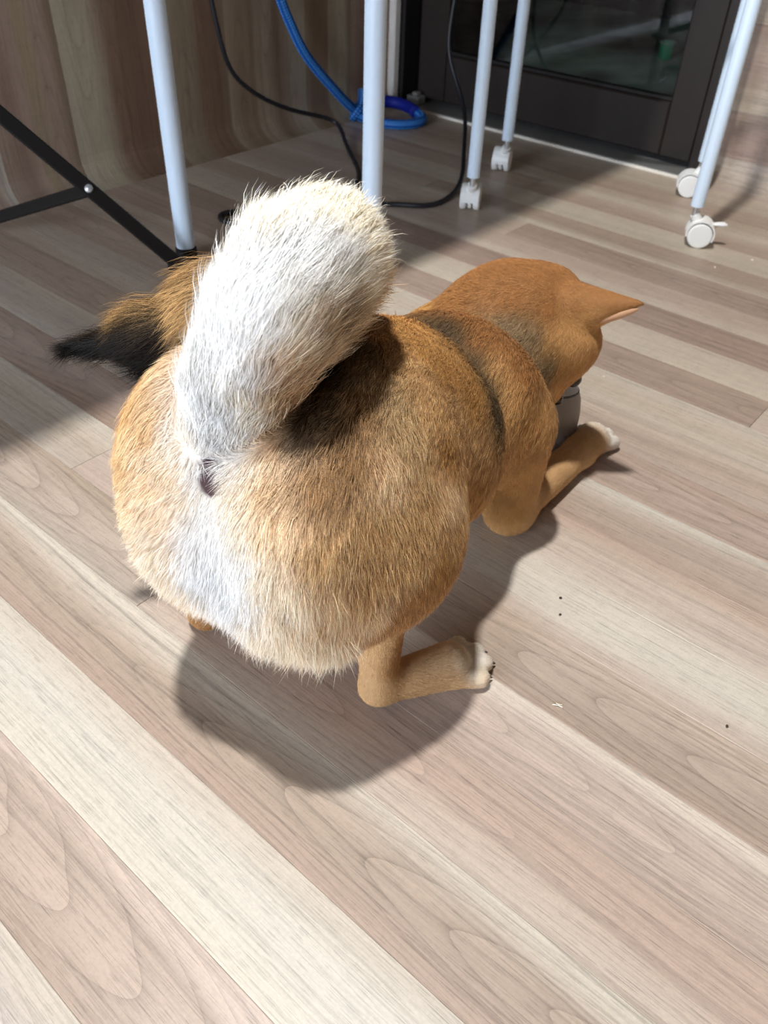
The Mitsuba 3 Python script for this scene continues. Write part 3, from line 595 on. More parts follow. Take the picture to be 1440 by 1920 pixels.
GUIDES=[
[0,-.3859,.2259,.2645,-.5577,-.5997,.5738,.2891,-.7884,-.543,14,.25,3],
[0,-.3681,.2043,.2407,-.168,-.9361,.3089,-.5112,-.1852,-.8393,14,.3,3],
[0,-.3542,.219,.267,-.0541,-.7928,.6071,-.191,-.5886,-.7856,14,.3,3],
[0,-.3432,.2058,.2408,.2142,-.8996,.3806,-.4102,-.4365,-.8008,15,.35,2],
[0,-.3604,.1974,.2115,-.1305,-.9874,.0894,-.6685,.021,-.7434,17,.4,2],
[0,-.3285,.2022,.2186,.2051,-.9543,.2173,-.5553,-.2963,-.7771,16,.4,2],
[0,-.3631,.1989,.1775,-.2256,-.9606,-.1622,-.6343,.2712,-.7239,20,.45,1],
[0,-.3319,.1989,.1836,.1885,-.9778,-.0918,-.4743,-.0088,-.8803,22,.45,1],
[0,-.33,.2128,.2517,.1613,-.9199,.3574,-.4818,-.3894,-.785,13,.35,2],
[0,-.3385,.207,.1492,.1147,-.896,-.4291,-.5311,.3097,-.7887,22,.4,1],
[0,-.3166,.2224,.2721,.2799,-.9253,.2559,-.1407,-.3033,-.9425,13,.25,0],
[0,-.314,.2159,.2506,.2419,-.923,.2993,-.0526,-.3205,-.9458,8,.2,0],
[0,-.3058,.2119,.2339,.1747,-.9127,.3694,.1235,-.3519,-.9278,8,.15,0],
[0,-.2986,.2074,.2164,.1479,-.9609,.2341,.1053,-.22,-.9698,9,.15,0],
[0,-.2929,.2058,.1952,.133,-.9911,.0041,-.0337,-.0086,-.9994,16,.25,0],
[0,-.2835,.208,.1773,.0977,-.9817,-.1635,-.2432,.1357,-.9604,24,.3,0],
[0,-.2702,.2123,.167,.2295,-.9364,-.2657,-.283,.197,-.9387,36,.3,1],
[0,-.2987,.2304,.273,.5519,-.8089,.2027,-.3187,-.4292,-.8451,14,.35,0],
[0,-.2982,.2242,.258,.3707,-.8294,.418,-.5423,-.5587,-.6276,13,.35,1],
[0,-.2874,.2236,.249,.2918,-.8029,.5199,-.1211,-.5702,-.8126,13,.3,1],
[0,-.2833,.2138,.2297,.1474,-.91,.3875,.0383,-.3863,-.9216,14,.25,1],
[0,-.3164,.2041,.2161,.1772,-.9554,.2363,-.3014,-.2812,-.9111,12,.25,0],
[0,-.2878,.2112,.2246,.1221,-.9467,.2979,.0696,-.2913,-.9541,10,.2,0],
[0,-.3113,.2027,.1942,.1925,-.9813,.0065,-.2161,-.0488,-.9752,20,.35,0],
[0,-.322,.21,.2379,.209,-.9212,.3282,-.4691,-.3889,-.7929,13,.3,1],
[0,-.3368,.1981,.2034,.1737,-.9801,.0963,-.5257,-.175,-.8325,18,.4,1],
[0,-.2763,.2097,.2121,.1637,-.967,.195,.086,-.1829,-.9794,18,.25,0],
[0,-.335,.2137,.2563,.0952,-.9298,.3555,-.4421,-.3594,-.8218,13,.3,1],
[0,-.3285,.2205,.2709,.0913,-.9038,.4182,-.35,-.4222,-.8362,14,.3,1],
[0,-.3231,.2226,.2761,-.0715,-.9765,.2033,-.3323,-.1689,-.9279,14,.3,0],
[0,-.3084,.2252,.2728,.3726,-.9111,.1761,-.1343,-.2408,-.9613,13,.3,0],
[0,-.2997,.2289,.2696,.5519,-.8089,.2027,-.2384,-.386,-.8912,13,.3,0],
[0,-.2908,.2345,.2674,.5693,-.6391,.5172,-.1026,-.6794,-.7266,14,.3,1],
[0,-.3156,.2207,.2661,.2852,-.8892,.3577,-.0047,-.3745,-.9272,12,.28,0],
[0,-.328,.223,.2772,.0113,-.9508,.3095,-.2231,-.3041,-.9261,13,.28,0],
[0,-.3026,.2249,.2637,.4169,-.8367,.355,-.0812,-.4233,-.9023,12,.28,0],
[0,-.2441,.3168,.0428,.9394,-.3231,.1144,.0711,-.1428,-.9872,4,.15,14],
[0,-.254,.3086,.0653,.5521,-.8328,-.0418,-.0585,.0113,-.9982,5,.15,13],
[0,-.2507,.3416,.0325,-.4299,.2127,.8775,.6105,-.6475,.4561,4,.15,13],
[0,-.2864,.2454,.2784,.9191,-.3525,.1759,-.095,-.6317,-.7694,15,.4,3],
[0,-.2778,.2357,.2586,.3744,-.6511,.6602,.0381,-.7006,-.7126,15,.35,3],
[0,-.2645,.2259,.2411,.405,-.704,.5834,.1718,-.5681,-.8048,16,.3,2],
[0,-.26,.2155,.2144,.439,-.8766,.1972,.0191,-.2103,-.9775,20,.3,1],
[0,-.2464,.2253,.1717,.7398,-.6449,-.1918,-.1598,.1086,-.9812,38,.3,1],
[0,-.2488,.2203,.1968,.6992,-.7145,.0249,-.0391,-.0729,-.9966,26,.3,1],
[0,-.2385,.2445,.152,.8096,-.5094,-.2915,-.208,.2155,-.9541,38,.3,1],
[0,-.2347,.2411,.1908,.9168,-.3993,.0016,-.0189,-.0474,-.9987,26,.3,2],
[0,-.2421,.2408,.2289,.8115,-.4663,.3522,.1645,-.396,-.9034,18,.3,3],
[0,-.2561,.256,.2585,.5857,-.3307,.74,.344,-.7252,-.5964,14,.35,4],
[0,-.2849,.2697,.2957,.9388,.2591,-.2268,.2125,-.9542,-.2107,14,.45,7],  # black and dark tones under the tail: dark hair plus painted shade
[0,-.2819,.2701,.2791,.7047,.0448,.7081,.2282,-.9593,-.1664,14,.45,5],
[0,-.2863,.2922,.2813,.3784,.0235,.9253,.1561,-.987,-.0387,14,.5,5],
[0,-.2805,.26,.3103,.9589,-.1867,-.2136,-.2805,-.5119,-.812,14,.5,7],
[0,-.2812,.2835,.315,.8665,.2821,-.4119,.3781,-.9096,.1724,13,.45,7],
[0,-.324,.3514,.2901,.0987,.1639,.9815,.3397,-.9327,.1216,13,.4,5],
[0,-.3014,.3104,.2872,.2519,-.0724,.965,.053,-.9947,-.0884,14,.45,7],
[0,-.3128,.3442,.2895,.2191,.1181,.9685,.3644,-.9307,.031,14,.4,5],
[0,-.2727,.31,.2753,.5146,.0289,.857,.4063,-.8883,-.2141,14,.45,4],
[0,-.2555,.2819,.2635,.6806,-.0154,.7325,.4588,-.7705,-.4425,14,.35,4],
[0,-.2434,.2966,.2501,.8071,.0008,.5905,.4959,-.5436,-.6771,14,.35,2],
[0,-.2688,.3326,.2704,.5643,.137,.8142,.4408,-.8838,-.1567,13,.4,17],  # paler tone at the hair whorl: its highlight is put into the colour
[0,-.2543,.3288,.2594,.7012,.1265,.7016,.63,-.5707,-.5267,13,.35,17],
[0,-.2327,.2756,.2283,.922,-.0977,.3748,.3235,-.3377,-.8839,16,.3,3],
[0,-.228,.2617,.1979,.9534,-.2689,.1367,.1123,-.104,-.9882,20,.3,3],
[0,-.2256,.2648,.1647,.9125,-.3991,-.0902,-.0577,.0929,-.994,22,.25,2],
[0,-.2272,.3145,.2198,.9049,.0268,.4248,.4207,-.2087,-.8829,13,.3,3],
[0,-.2291,.345,.2136,.866,.2621,.4258,.477,-.1776,-.8608,11,.25,2],
[0,-.217,.2992,.1918,.9534,-.1296,.2724,.2611,-.0978,-.9603,14,.25,3],
[0,-.2151,.336,.1865,.9275,.219,.3029,.3416,-.1675,-.9248,9,.2,3],
[0,-.2104,.3202,.172,.9947,-.008,.1029,.1021,-.072,-.9922,8,.2,8],
[0,-.2132,.2971,.1629,.9597,-.281,.0038,-.0019,-.0203,-.9998,9,.2,14],
[0,-.2205,.28,.1513,.9021,-.4026,-.1551,-.1075,.1384,-.9845,9,.2,14],
[0,-.3468,.4265,.2623,-.0524,.4152,.9082,.532,-.7581,.3773,13,.3,8],
[0,-.3193,.3723,.284,.1611,.3226,.9327,.4639,-.8589,.217,13,.35,8],
[0,-.3092,.4063,.2667,.3391,.4231,.8402,.447,-.8584,.2519,12,.25,8],
[0,-.2818,.3725,.2668,.5731,.3531,.7396,.3637,-.9183,.1565,12,.3,3],
[0,-.2874,.4172,.2456,.6371,.4337,.6372,.376,-.8965,.2343,11,.25,8],
[0,-.2654,.4031,.2265,.7845,.4659,.4093,.3971,-.8843,.2455,11,.25,3],
[0,-.2589,.4274,.1847,.9577,.0982,.2706,.1833,-.9329,-.3099,11,.25,3],
[0,-.2801,.4439,.2191,.7385,.3556,.5729,.3554,-.9273,.1175,11,.25,8],
[0,-.256,.419,.1505,.9966,-.0239,-.0789,-.0821,-.3754,-.9232,11,.25,8],
[0,-.2542,.3561,.2501,.7132,.3232,.6221,.3964,-.9178,.0223,12,.3,3],
[0,-.2425,.3606,.2283,.8332,.3854,.3966,.4373,-.8982,-.0459,12,.25,8],
[0,-.4336,.5835,.1857,-.5383,-.3349,.7734,-.3335,-.7581,-.5604,12,.25,8],
[0,-.3532,.514,.2233,.0141,-.191,.9815,.1581,-.9688,-.1908,12,.25,6],
[0,-.3183,.5016,.212,.5067,-.0921,.8572,.1336,-.9739,-.1836,12,.25,6],
[0,-.2961,.4962,.1937,.7656,.1534,.6247,.2184,-.9754,-.0282,12,.3,6],
[0,-.276,.4913,.1691,.8271,.4132,.3811,.3521,-.9093,.2218,11,.25,9],
[0,-.3014,.4952,.1993,.7201,.0942,.6875,.1861,-.9807,-.0605,12,.25,6],
[0,-.3418,.5064,.2206,.1318,-.2197,.9666,.1201,-.9644,-.2356,12,.25,6],
[0,-.2757,.475,.1899,.7577,.4964,.4236,.3587,-.8591,.3651,12,.25,6],
[0,-.3033,.5152,.2074,.6092,-.3061,.7315,.1013,-.8849,-.4546,12,.3,9],
[0,-.2899,.514,.1934,.7227,-.3308,.6068,.0544,-.8481,-.527,12,.3,9],
[0,-.3292,.519,.2205,.235,-.1275,.9636,.2561,-.9482,-.1879,12,.3,10],
[0,-.3006,.5308,.2071,.6327,.0646,.7717,.2525,-.9593,-.1267,12,.3,10],
[0,-.2807,.5119,.1779,.8512,-.309,.4242,.0965,-.7023,-.7053,12,.3,9],
[0,-.3498,.5319,.2229,.02,.1578,.9873,.3491,-.9264,.141,13,.3,10],
[0,-.3177,.5262,.2171,.3873,-.0333,.9214,.2634,-.9537,-.1452,13,.3,10],
[0,-.2888,.5315,.1964,.7197,.014,.6941,.2848,-.9178,-.2768,12,.3,10],
[0,-.2736,.5372,.164,.9398,-.0015,.3416,.2341,-.7255,-.6472,10,.25,9],
[0,-.2714,.5005,.1342,.9929,.1187,-.0065,-.023,.1379,-.9902,9,.2,9],
[0,-.2724,.5387,.0892,.9123,-.3176,-.2587,-.1127,.4126,-.9039,8,.15,9],
[0,-.2891,.5398,.0409,.3909,-.9114,-.1286,-.0192,.1316,-.9911,7,.15,8],
[0,-.2904,.5432,.0141,.4124,-.8383,-.3566,-.1398,.3286,-.9341,6,.15,12],
[0,-.406,.5859,.2104,-.4832,-.4598,.7451,-.8662,.1269,-.4834,9,.3,10],
[0,-.403,.6052,.2208,-.4621,-.1986,.8643,-.83,.4401,-.3427,8,.25,10],
[0,-.3739,.6301,.2324,-.0285,-.0758,.9967,-.9963,.0835,-.0222,7,.2,10],
[0,-.3433,.6475,.2261,.3957,.0636,.9162,-.8746,-.2782,.397,6,.2,10],
[0,-.3494,.5964,.2204,.3518,-.346,.8698,-.5137,-.8481,-.1295,8,.2,10],
[0,-.3237,.6207,.2104,.7007,-.1618,.6949,-.3203,-.9416,.1038,7,.2,10],
[0,-.3334,.5768,.2021,.5817,-.2638,.7694,-.1377,-.9642,-.2265,10,.25,11],
[0,-.3182,.5907,.1919,.8005,-.2808,.5294,-.081,-.926,-.3687,10,.25,11],
[0,-.3091,.6136,.1865,.8657,-.2461,.4358,-.0821,-.9288,-.3614,9,.2,12],
[0,-.3044,.6034,.1651,.9819,-.0621,.1787,-.0159,-.9684,-.2488,9,.25,11],
[0,-.3001,.6327,.1825,.8688,-.3496,.3506,.095,-.5773,-.811,6,.2,12],
[0,-.2976,.6274,.1578,.936,-.351,-.0259,-.2012,-.4732,-.8577,6,.2,12],
[0,-.306,.6429,.2087,.4948,-.7989,.3419,.8287,.5522,.0909,4,.2,10],
[0,-.2984,.6515,.2145,.3023,-.767,.5659,.8807,.4519,.1419,3.5,.15,10],
[0,-.2792,.6646,.2176,.4294,-.5359,.7269,.7584,.651,.0319,3,.12,10],
[0,-.2981,.6461,.2024,.6841,-.7286,.0326,.7201,.6819,.1285,3.5,.15,12],
[0,-.299,.6304,.1415,.918,-.297,-.2629,-.3121,-.1317,-.9409,6,.2,12],
[0,-.3182,.6651,.1001,.9244,.1418,-.354,-.2788,-.3821,-.8811,5,.2,12],
[0,-.3207,.6638,.0943,.8915,.0248,-.4524,-.4433,.2543,-.8596,5,.2,12],
[0,-.2911,.653,.178,.9465,-.1281,.2963,.1579,-.6168,-.7711,6,.2,12],
[0,-.2848,.7006,.0271,.9123,.054,.4059,.0099,.9881,-.1536,4,.15,13],
[0,-.2835,.6578,.0156,.9745,.0342,-.222,-.0871,.9685,-.2332,5,.15,13],
[0,-.2796,.5922,.021,.9707,.2306,-.0669,-.2366,.8709,-.4307,5,.15,13],
[0,-.2764,.5711,.0122,.9568,.0983,-.2735,-.1054,.9944,-.0113,5,.15,13],
[0,-.2818,.6202,.0241,.9668,.0496,.2505,-.0336,.9971,-.0676,5,.15,13],
[0,-.2851,.6796,.024,.9039,.0444,.4253,-.0053,.9957,-.0927,4,.15,13],
[0,-.2849,.7064,.0276,.8751,.0691,.4791,.0073,.9877,-.1559,4,.15,13],
[0,-.2964,.7058,.0364,.308,-.0009,.9514,.0894,.9956,-.028,4,.15,13],
[0,-.2892,.7576,.0185,.0348,.1993,.9793,.0316,.9792,-.2004,4,.15,15],
[0,-.25,.3124,.0803,.8308,-.523,-.1904,-.1409,.1334,-.981,5,.15,13],
[0,-.2567,.3034,.0396,.2009,-.9592,.1989,.0049,-.202,-.9794,4,.15,13],
[0,-.2462,.3279,.0577,.9758,.2094,.0624,.0662,-.0109,-.9977,5,.15,14],
[0,-.2445,.3083,.0324,.7733,-.5105,.376,.4212,-.0298,-.9065,4,.15,13],
[0,-.2306,.3312,.0225,.8558,-.4478,.259,.5134,.7967,-.319,4.5,.15,13],
[0,-.2194,.3514,.0196,.8457,-.4645,.2628,.5186,.8314,-.1997,4.5,.15,13],
[0,-.2142,.359,.0169,.8165,-.4914,.3032,.5295,.8466,-.0536,4.5,.15,13],
[0,-.2248,.3672,.0325,.2905,-.1277,.9483,.5251,.8498,-.0464,4.5,.15,13],
[0,-.2187,.376,.0297,.5465,.1175,.8291,.3006,.8966,-.3252,4,.15,1],
[0,-.2183,.392,.0184,.0235,.1875,.982,.4279,.8859,-.1794,4,.15,15],
[0,-.2027,.3817,.0175,.4715,-.1239,.8731,.474,.8705,-.1324,4,.15,1],
[0,-.2092,.3847,.0175,.3792,.1236,.917,.361,.8927,-.2697,4,.15,15],
[0,-.4073,.2688,.0161,.8723,-.4779,-.1035,-.1613,-.0812,-.9836,5,.15,14],
[1,-.3023,.2332,.3177,.3632,-.8889,.2791,-.1437,.2425,.9594,28,.18,0],
[1,-.3113,.238,.3373,-.1599,-.9175,.3642,-.3365,.3975,.8537,28,.18,0],
[1,-.3031,.2281,.2863,.4588,-.8873,-.0465,.1286,.0145,.9916,20,.25,0],
[1,-.2933,.2465,.3466,.5742,-.6808,.4547,-.2898,.3504,.8906,28,.18,0],
[1,-.3082,.2579,.361,.0519,-.5762,.8157,-.6304,.6146,.4743,28,.18,0],
[1,-.294,.2745,.3659,.4852,-.3542,.7995,-.5582,.5783,.5949,28,.18,0],
[1,-.3028,.3074,.3768,.3605,.1826,.9147,-.689,.7131,.1292,26,.24,18],
[1,-.3048,.3484,.3654,.5485,.5371,.6408,-.6617,.7474,-.0601,25,.22,18],
[1,-.3204,.3423,.3757,.1409,.3219,.9362,-.6755,.7226,-.1468,27,.28,18],
[1,-.3333,.3217,.3769,-.2719,-.0677,.9599,-.7063,.6915,-.1513,27,.28,18],
[1,-.3179,.2791,.3746,-.0911,-.5006,.8609,-.6843,.6596,.3111,28,.25,18],
[1,-.2956,.3475,.3498,.852,.4928,.1768,-.4272,.4591,.7789,25,.22,18],
[1,-.2843,.2478,.3314,.6982,-.7047,.1259,-.0492,.1282,.9905,28,.18,0],
[1,-.2801,.2674,.3467,.8674,-.2222,.4453,-.3426,.3824,.8581,28,.18,0],
[1,-.292,.2377,.3071,.7097,-.6992,.0859,-.01,.112,.9937,24,.2,0],
[1,-.2815,.2929,.3583,.9227,-.0586,.3811,-.3353,.3659,.8682,28,.18,0],
[1,-.2882,.3255,.3551,.8937,.3183,.3162,-.4387,.4729,.7641,27,.2,18],
[1,-.2791,.3048,.3431,.9791,.2031,.009,-.0103,.0055,.9999,30,.25,18],
[1,-.2778,.2587,.3326,.899,-.4344,.0554,-.0225,.0806,.9965,30,.3,18],
[1,-.2766,.2794,.3405,.9838,-.0363,.1754,-.165,.1966,.9665,28,.25,18],
[1,-.2856,.2483,.2983,.9395,-.3423,-.014,.0329,.0495,.9982,18,.35,3],
[1,-.2924,.2363,.2907,.7515,-.6579,-.0491,.0871,.0252,.9959,18,.3,18],
[1,-.2817,.2519,.3182,.9045,-.4019,-.1428,.1322,-.0541,.9897,26,.35,2],
[1,-.276,.2665,.3318,.989,-.1303,.0698,-.0567,.1013,.9932,30,.35,16],
[1,-.2766,.2874,.3351,.9916,.1259,-.0305,.0332,-.0192,.9993,30,.35,16],
[1,-.2967,.3366,.3244,.811,.2355,-.5356,.561,-.5731,.5973,30,.35,2],
[1,-.424,.3031,.2952,-.0813,-.6587,.748,-.6565,.6,.4571,36,.35,16],
[1,-.4385,.3017,.2891,-.3948,-.1206,.9108,-.7801,.5677,-.263,34,.4,16],
[1,-.4516,.2815,.2809,-.4534,-.1627,.8763,-.7846,.5394,-.3058,34,.4,16],
[1,-.4256,.2772,.2652,.7284,-.685,-.0153,.1086,.0934,.9897,36,.25,7],
[1,-.4486,.2646,.2686,.3939,-.9074,.1467,.0394,.1761,.9836,34,.25,7],
[1,-.4614,.2561,.2659,.7381,-.6576,.1507,-.0031,.2202,.9755,34,.15,7],
[1,-.4359,.2706,.2699,.4428,-.8606,.2515,-.0763,.2434,.9669,36,.25,7],
[1,-.4141,.2915,.2719,.7099,-.6927,.1276,-.015,.1663,.986,36,.2,7],
[1,-.4722,.2519,.2635,-.0809,-.977,.1973,.0527,.1935,.9797,34,.1,7],
[1,-.421,.2824,.2649,.7646,-.6444,-.0136,.0961,.0931,.991,30,.2,7],
[1,-.4305,.2791,.2792,.3672,-.7062,.6053,-.4146,.4583,.7862,34,.25,7],
[1,-.4452,.27,.2757,.1728,-.7733,.61,-.4602,.4842,.7442,34,.25,7],
[1,-.4183,.2918,.2812,.5082,-.6736,.5366,-.3456,.4112,.8435,34,.25,7],
[1,-.455,.2632,.2707,-.0258,-.7147,.699,-.6248,.5573,.5468,34,.2,7],
[1,-.4332,.2749,.2571,.4023,-.7808,-.478,.5162,-.2377,.8228,34,.2,7],
[1,-.4188,.2863,.2721,.7797,-.5908,.2075,-.0855,.2278,.9699,34,.2,7],
[1,-.4257,.2785,.2726,.7243,-.6461,.2408,-.0992,.248,.9637,34,.2,7],
[1,-.4259,.3022,.2942,-.1218,-.6664,.7355,-.6671,.6037,.4365,34,.35,16],
[1,-.411,.3063,.2985,.2076,-.754,.6232,-.4598,.4871,.7425,34,.35,16],
[1,-.4579,.2666,.2734,-.2909,-.236,.9272,-.8228,.5562,-.1166,34,.2,7],
[0,-.4317,.3384,.2,-.9679,-.1569,.1961,-.0213,-.7268,-.6865,13,.3,3],
[0,-.4458,.488,.17,-.9679,-.1569,.1961,.0142,-.8138,-.581,11,.25,8],
[0,-.4717,.5851,.13,-.9806,.036,.1925,-.1747,-.6049,-.7769,11,.25,9],
[0,-.341,.4037,.08,0,0,-1,.16,-.9871,0,9,.15,1],
[0,-.365,.5518,.05,0,0,-1,.16,-.9871,0,9,.15,1],
[0,-.432,.6524,.1,-.4369,.8995,0,0,0,-1,11,.2,2],
[0,-.3333,.6684,.1,.1304,.9915,0,0,0,-1,11,.2,2],
[0,-.4298,.3893,.06,-.9915,.1304,0,0,0,-1,6,.15,13],
[0,-.4234,.3498,.02,-.8995,-.4369,0,-.4169,.8584,-.2989,5,.15,13],
[0,-.4618,.5867,.04,-.9871,-.16,0,-.046,.2836,-.9578,6,.15,13],
[0,-.4778,.6854,.02,-.046,.2836,.9578,-.1533,.9455,-.2873,4.5,.15,13],
[0,-.3693,.703,.07,.1253,.9529,-.2762,.1323,.2598,.9565,5,.15,12],
[0,-.3218,.2853,.09,0,0,-1,.16,-.9871,0,14,.2,1],
[0,-.269,.3343,.09,0,0,-1,.16,-.9871,0,14,.2,2]]



def rcone(p, a, b, ra, rb):
    ba = b - a
    t = np.clip(((p - a) @ ba) / (ba @ ba), 0, 1)
    q = p - (a + t[:, None] * ba)
    return np.sqrt((q * q).sum(1)) - (ra + (rb - ra) * t)


def ellipsoid(p, c, r, ax):
    q = (p - c) @ ax.T
    k0 = np.sqrt(((q / r) ** 2).sum(1))
    k1 = np.sqrt(((q / r ** 2) ** 2).sum(1)) + 1e-9
    return k0 * (k0 - 1) / k1


def smin(a, b, k):
    h = np.maximum(k - abs(a - b), 0) / k
    return np.minimum(a, b) - h * h * k * .25


def field(p, prims):
    d = np.full(len(p), 1e3)
    for q in prims:
        k = q[-1]
        if q[0] == 'c':
            a, b = np.array(q[1]), np.array(q[2])
            m = max(q[3], q[4]) + .09
            lo, hi = np.minimum(a, b) - m, np.maximum(a, b) + m
        else:
            c = np.array(q[1])
            m = max(q[2]) + .09
            lo, hi = c - m, c + m
        s = np.nonzero(((p > lo) & (p < hi)).all(1))[0]
        v = rcone(p[s], a, b, q[3], q[4]) if q[0] == 'c' else ellipsoid(p[s], c, np.array(q[2]), np.array(q[3]))
        d[s] = smin(d[s], v, k) if k > 0 else -smin(-d[s], v, -k)
    return d


def surface(fn, lo, hi, h):
    """Surface nets of fn = 0 on a grid, smoothed and put back on the surface."""
    lo = np.array(lo)
    n = np.ceil((np.array(hi) - lo) / h).astype(int) + 1
    g = np.stack(np.meshgrid(*[np.arange(k) for k in n], indexing='ij'), -1)
    P = lo + g.reshape(-1, 3) * h
    V = np.concatenate([fn(c) for c in np.array_split(P, max(1, len(P) // 400000))]).reshape(n)
    I = V < 0
    N = n - 1
    acc, cnt = np.zeros((*N, 3)), np.zeros(N)
    sl = lambda c: tuple(slice(c[i], c[i] + N[i]) for i in range(3))
    for a in np.ndindex(2, 2, 2):
        for ax in range(3):
            if a[ax]:
                continue
            b = list(a)
            b[ax] = 1
            va, vb = V[sl(a)], V[sl(b)]
            x = (va < 0) != (vb < 0)
            t = np.where(x, va / np.where(x, va - vb, 1), 0)
            pt = np.zeros((*N, 3))
            pt[...] = a
            pt[..., ax] += t
            acc += pt * x[..., None]
            cnt += x
    act = cnt > 0
    idx = -np.ones(N, int)
    idx[act] = np.arange(act.sum())
    v = lo + (np.argwhere(act) + acc[act] / cnt[act][:, None]) * h
    F = []
    e = np.eye(3, dtype=int)
    for ax in range(3):
        u, w = (ax + 1) % 3, (ax + 2) % 3
        s0, s1 = [slice(None)] * 3, [slice(None)] * 3
        s0[ax], s1[ax] = slice(0, -1), slice(1, None)
        A, B = I[tuple(s0)], I[tuple(s1)]
        x = np.argwhere(A != B)
        x = x[(x[:, u] > 0) & (x[:, w] > 0) & (x[:, u] < n[u] - 1) & (x[:, w] < n[w] - 1)]
        q = np.stack([idx[tuple(k.T)] for k in (x - e[u] - e[w], x - e[w], x, x - e[u])], 1)
        fl = A[tuple(x.T)]
        q[~fl] = q[~fl][:, ::-1]
        F.append(q)
    Q = np.vstack(F)
    ed = np.vstack([Q[:, [0, 1]], Q[:, [1, 2]], Q[:, [2, 3]], Q[:, [3, 0]]])
    ed = np.vstack([ed, ed[:, ::-1]])
    A = sparse.csr_matrix((np.ones(len(ed)), (ed[:, 0], ed[:, 1])), shape=(len(v),) * 2)
    A.data[:] = 1
    D = np.asarray(A.sum(1))
    for lam in (.5, -.52) * 6:
        v = v + lam * (A @ v / D - v)
    for _ in range(2):
        gr = np.stack([fn(v + o) - fn(v - o) for o in np.eye(3) * h * .5], 1) / h
        v = v - gr * (fn(v) / np.maximum((gr * gr).sum(1), .2))[:, None]
    return v, np.vstack([Q[:, [0, 1, 2]], Q[:, [0, 2, 3]]])


V, Fc = surface(lambda p: field(p, DOG_SHAPE), (-.62, .05, -.012), (-.1, .95, .48), .0037)
V[:, 2] = np.maximum(V[:, 2], 0.0004)
body = trimesh.Trimesh(V, Fc, process=False)
NV = np.zeros_like(V)
fnorm = np.cross(V[Fc[:, 1]] - V[Fc[:, 0]], V[Fc[:, 2]] - V[Fc[:, 0]])
for k in range(3):
    np.add.at(NV, Fc[:, k], fnorm)
NV /= np.linalg.norm(NV, axis=1, keepdims=True) + 1e-12

# where the tail is, how far along it, and which way it runs
best, tdir, tpar = np.full(len(V), 9.0), np.zeros_like(V), np.zeros(len(V))
cum = np.r_[0, np.cumsum(np.linalg.norm(np.diff(TAIL, axis=0), axis=1))]
for i in range(len(TAIL) - 1):
    a, b = TAIL[i], TAIL[i + 1]
    t = np.clip(((V - a) @ (b - a)) / ((b - a) @ (b - a)), 0, 1)
    d = np.linalg.norm(V - (a + t[:, None] * (b - a)), axis=1)
    s = d < best
    best[s] = d[s]
    tdir[s] = (b - a) / np.linalg.norm(b - a)
    tpar[s] = cum[i] + t[s] * np.linalg.norm(b - a)
NT = len(TAIL) - 1
tail_prims, other = DOG_SHAPE[-NT:], DOG_SHAPE[:-NT]
tailness = np.clip(0.5 + (field(V, other) - field(V, tail_prims)) / 0.012, 0, 1)

# fur guides -> every vertex
G = np.array(GUIDES)
gp, gn, gd, gl, gli, gc = G[:, 1:4], G[:, 4:7], G[:, 7:10], G[:, 10] * 1e-3, G[:, 11], G[:, 12].astype(int)
FC = lin(np.array(FUR_COLOURS))
FC = FC * (1.18 - 0.2 * np.clip((FC.mean(-1, keepdims=True) - 0.25) / 0.4, 0, 1)) + lin((226, 198, 160)) * np.array([0.05, 0.12])[None, :, None] * ((FC.mean(-1, keepdims=True) > 0.03) & (FC.mean(-1, keepdims=True) < 0.5))
dirs, leng, lift, cr_, ct_ = np.zeros_like(V), np.zeros(len(V)), np.zeros(len(V)), np.zeros_like(V), np.zeros_like(V)
for s in np.array_split(np.arange(len(V)), 8):
    d2 = ((V[s][:, None] - gp[None]) ** 2).sum(-1)
    w = 1 / (d2 + 0.00012) ** 2 * np.exp(2.2 * (NV[s] @ gn.T - 1))
    w *= np.where(G[:, 0][None] > 0, tailness[s][:, None] + 1e-4, 1 - tailness[s][:, None] + 1e-4)
    w /= w.sum(1, keepdims=True)
    dirs[s], leng[s], lift[s] = w @ gd, w @ gl, w @ gli
    cr_[s], ct_[s] = w @ FC[gc, 0], w @ FC[gc, 1]
dirs = dirs * (1 - tailness[:, None]) + tdir * tailness[:, None]
dirs -= NV * (dirs * NV).sum(1, keepdims=True)
dirs /= np.linalg.norm(dirs, axis=1, keepdims=True) + 1e-9
endfade = np.clip((cum[-1] - tpar) / 0.05, 0.8, 1)
leng = np.where(tailness > .5, leng * endfade, leng)

skin = cr_ * 0.75 + ct_ * 0.15
pd = V - PATCH[0]
pa = np.linalg.norm(pd * [1, 1, 0.75], axis=1)
pm = np.clip((0.0110 - pa) / 0.002, 0, 1)[:, None]
skin = skin * (1 - pm) + lin((66, 48, 50)) * pm
fur_bsdf = lambda rough, spec: {'type': 'twosided', 'bsdf': {'type': 'principled', 'base_color': {'type': 'mesh_attribute', 'name': 'vertex_color'}, 'roughness': rough, 'specular': spec}}
scene['hide'] = fur_bsdf(0.75, 0.2)
scene['coat'] = fur_bsdf(0.62, 0.16)
scene['dog__body'] = mikit.ply((V, Fc), 'hide', smooth=True, color=skin)
labels['dog'] = {'label': 'red and cream curly-tailed dog seen from behind, crouching over a grey toy', 'category': 'dog'}


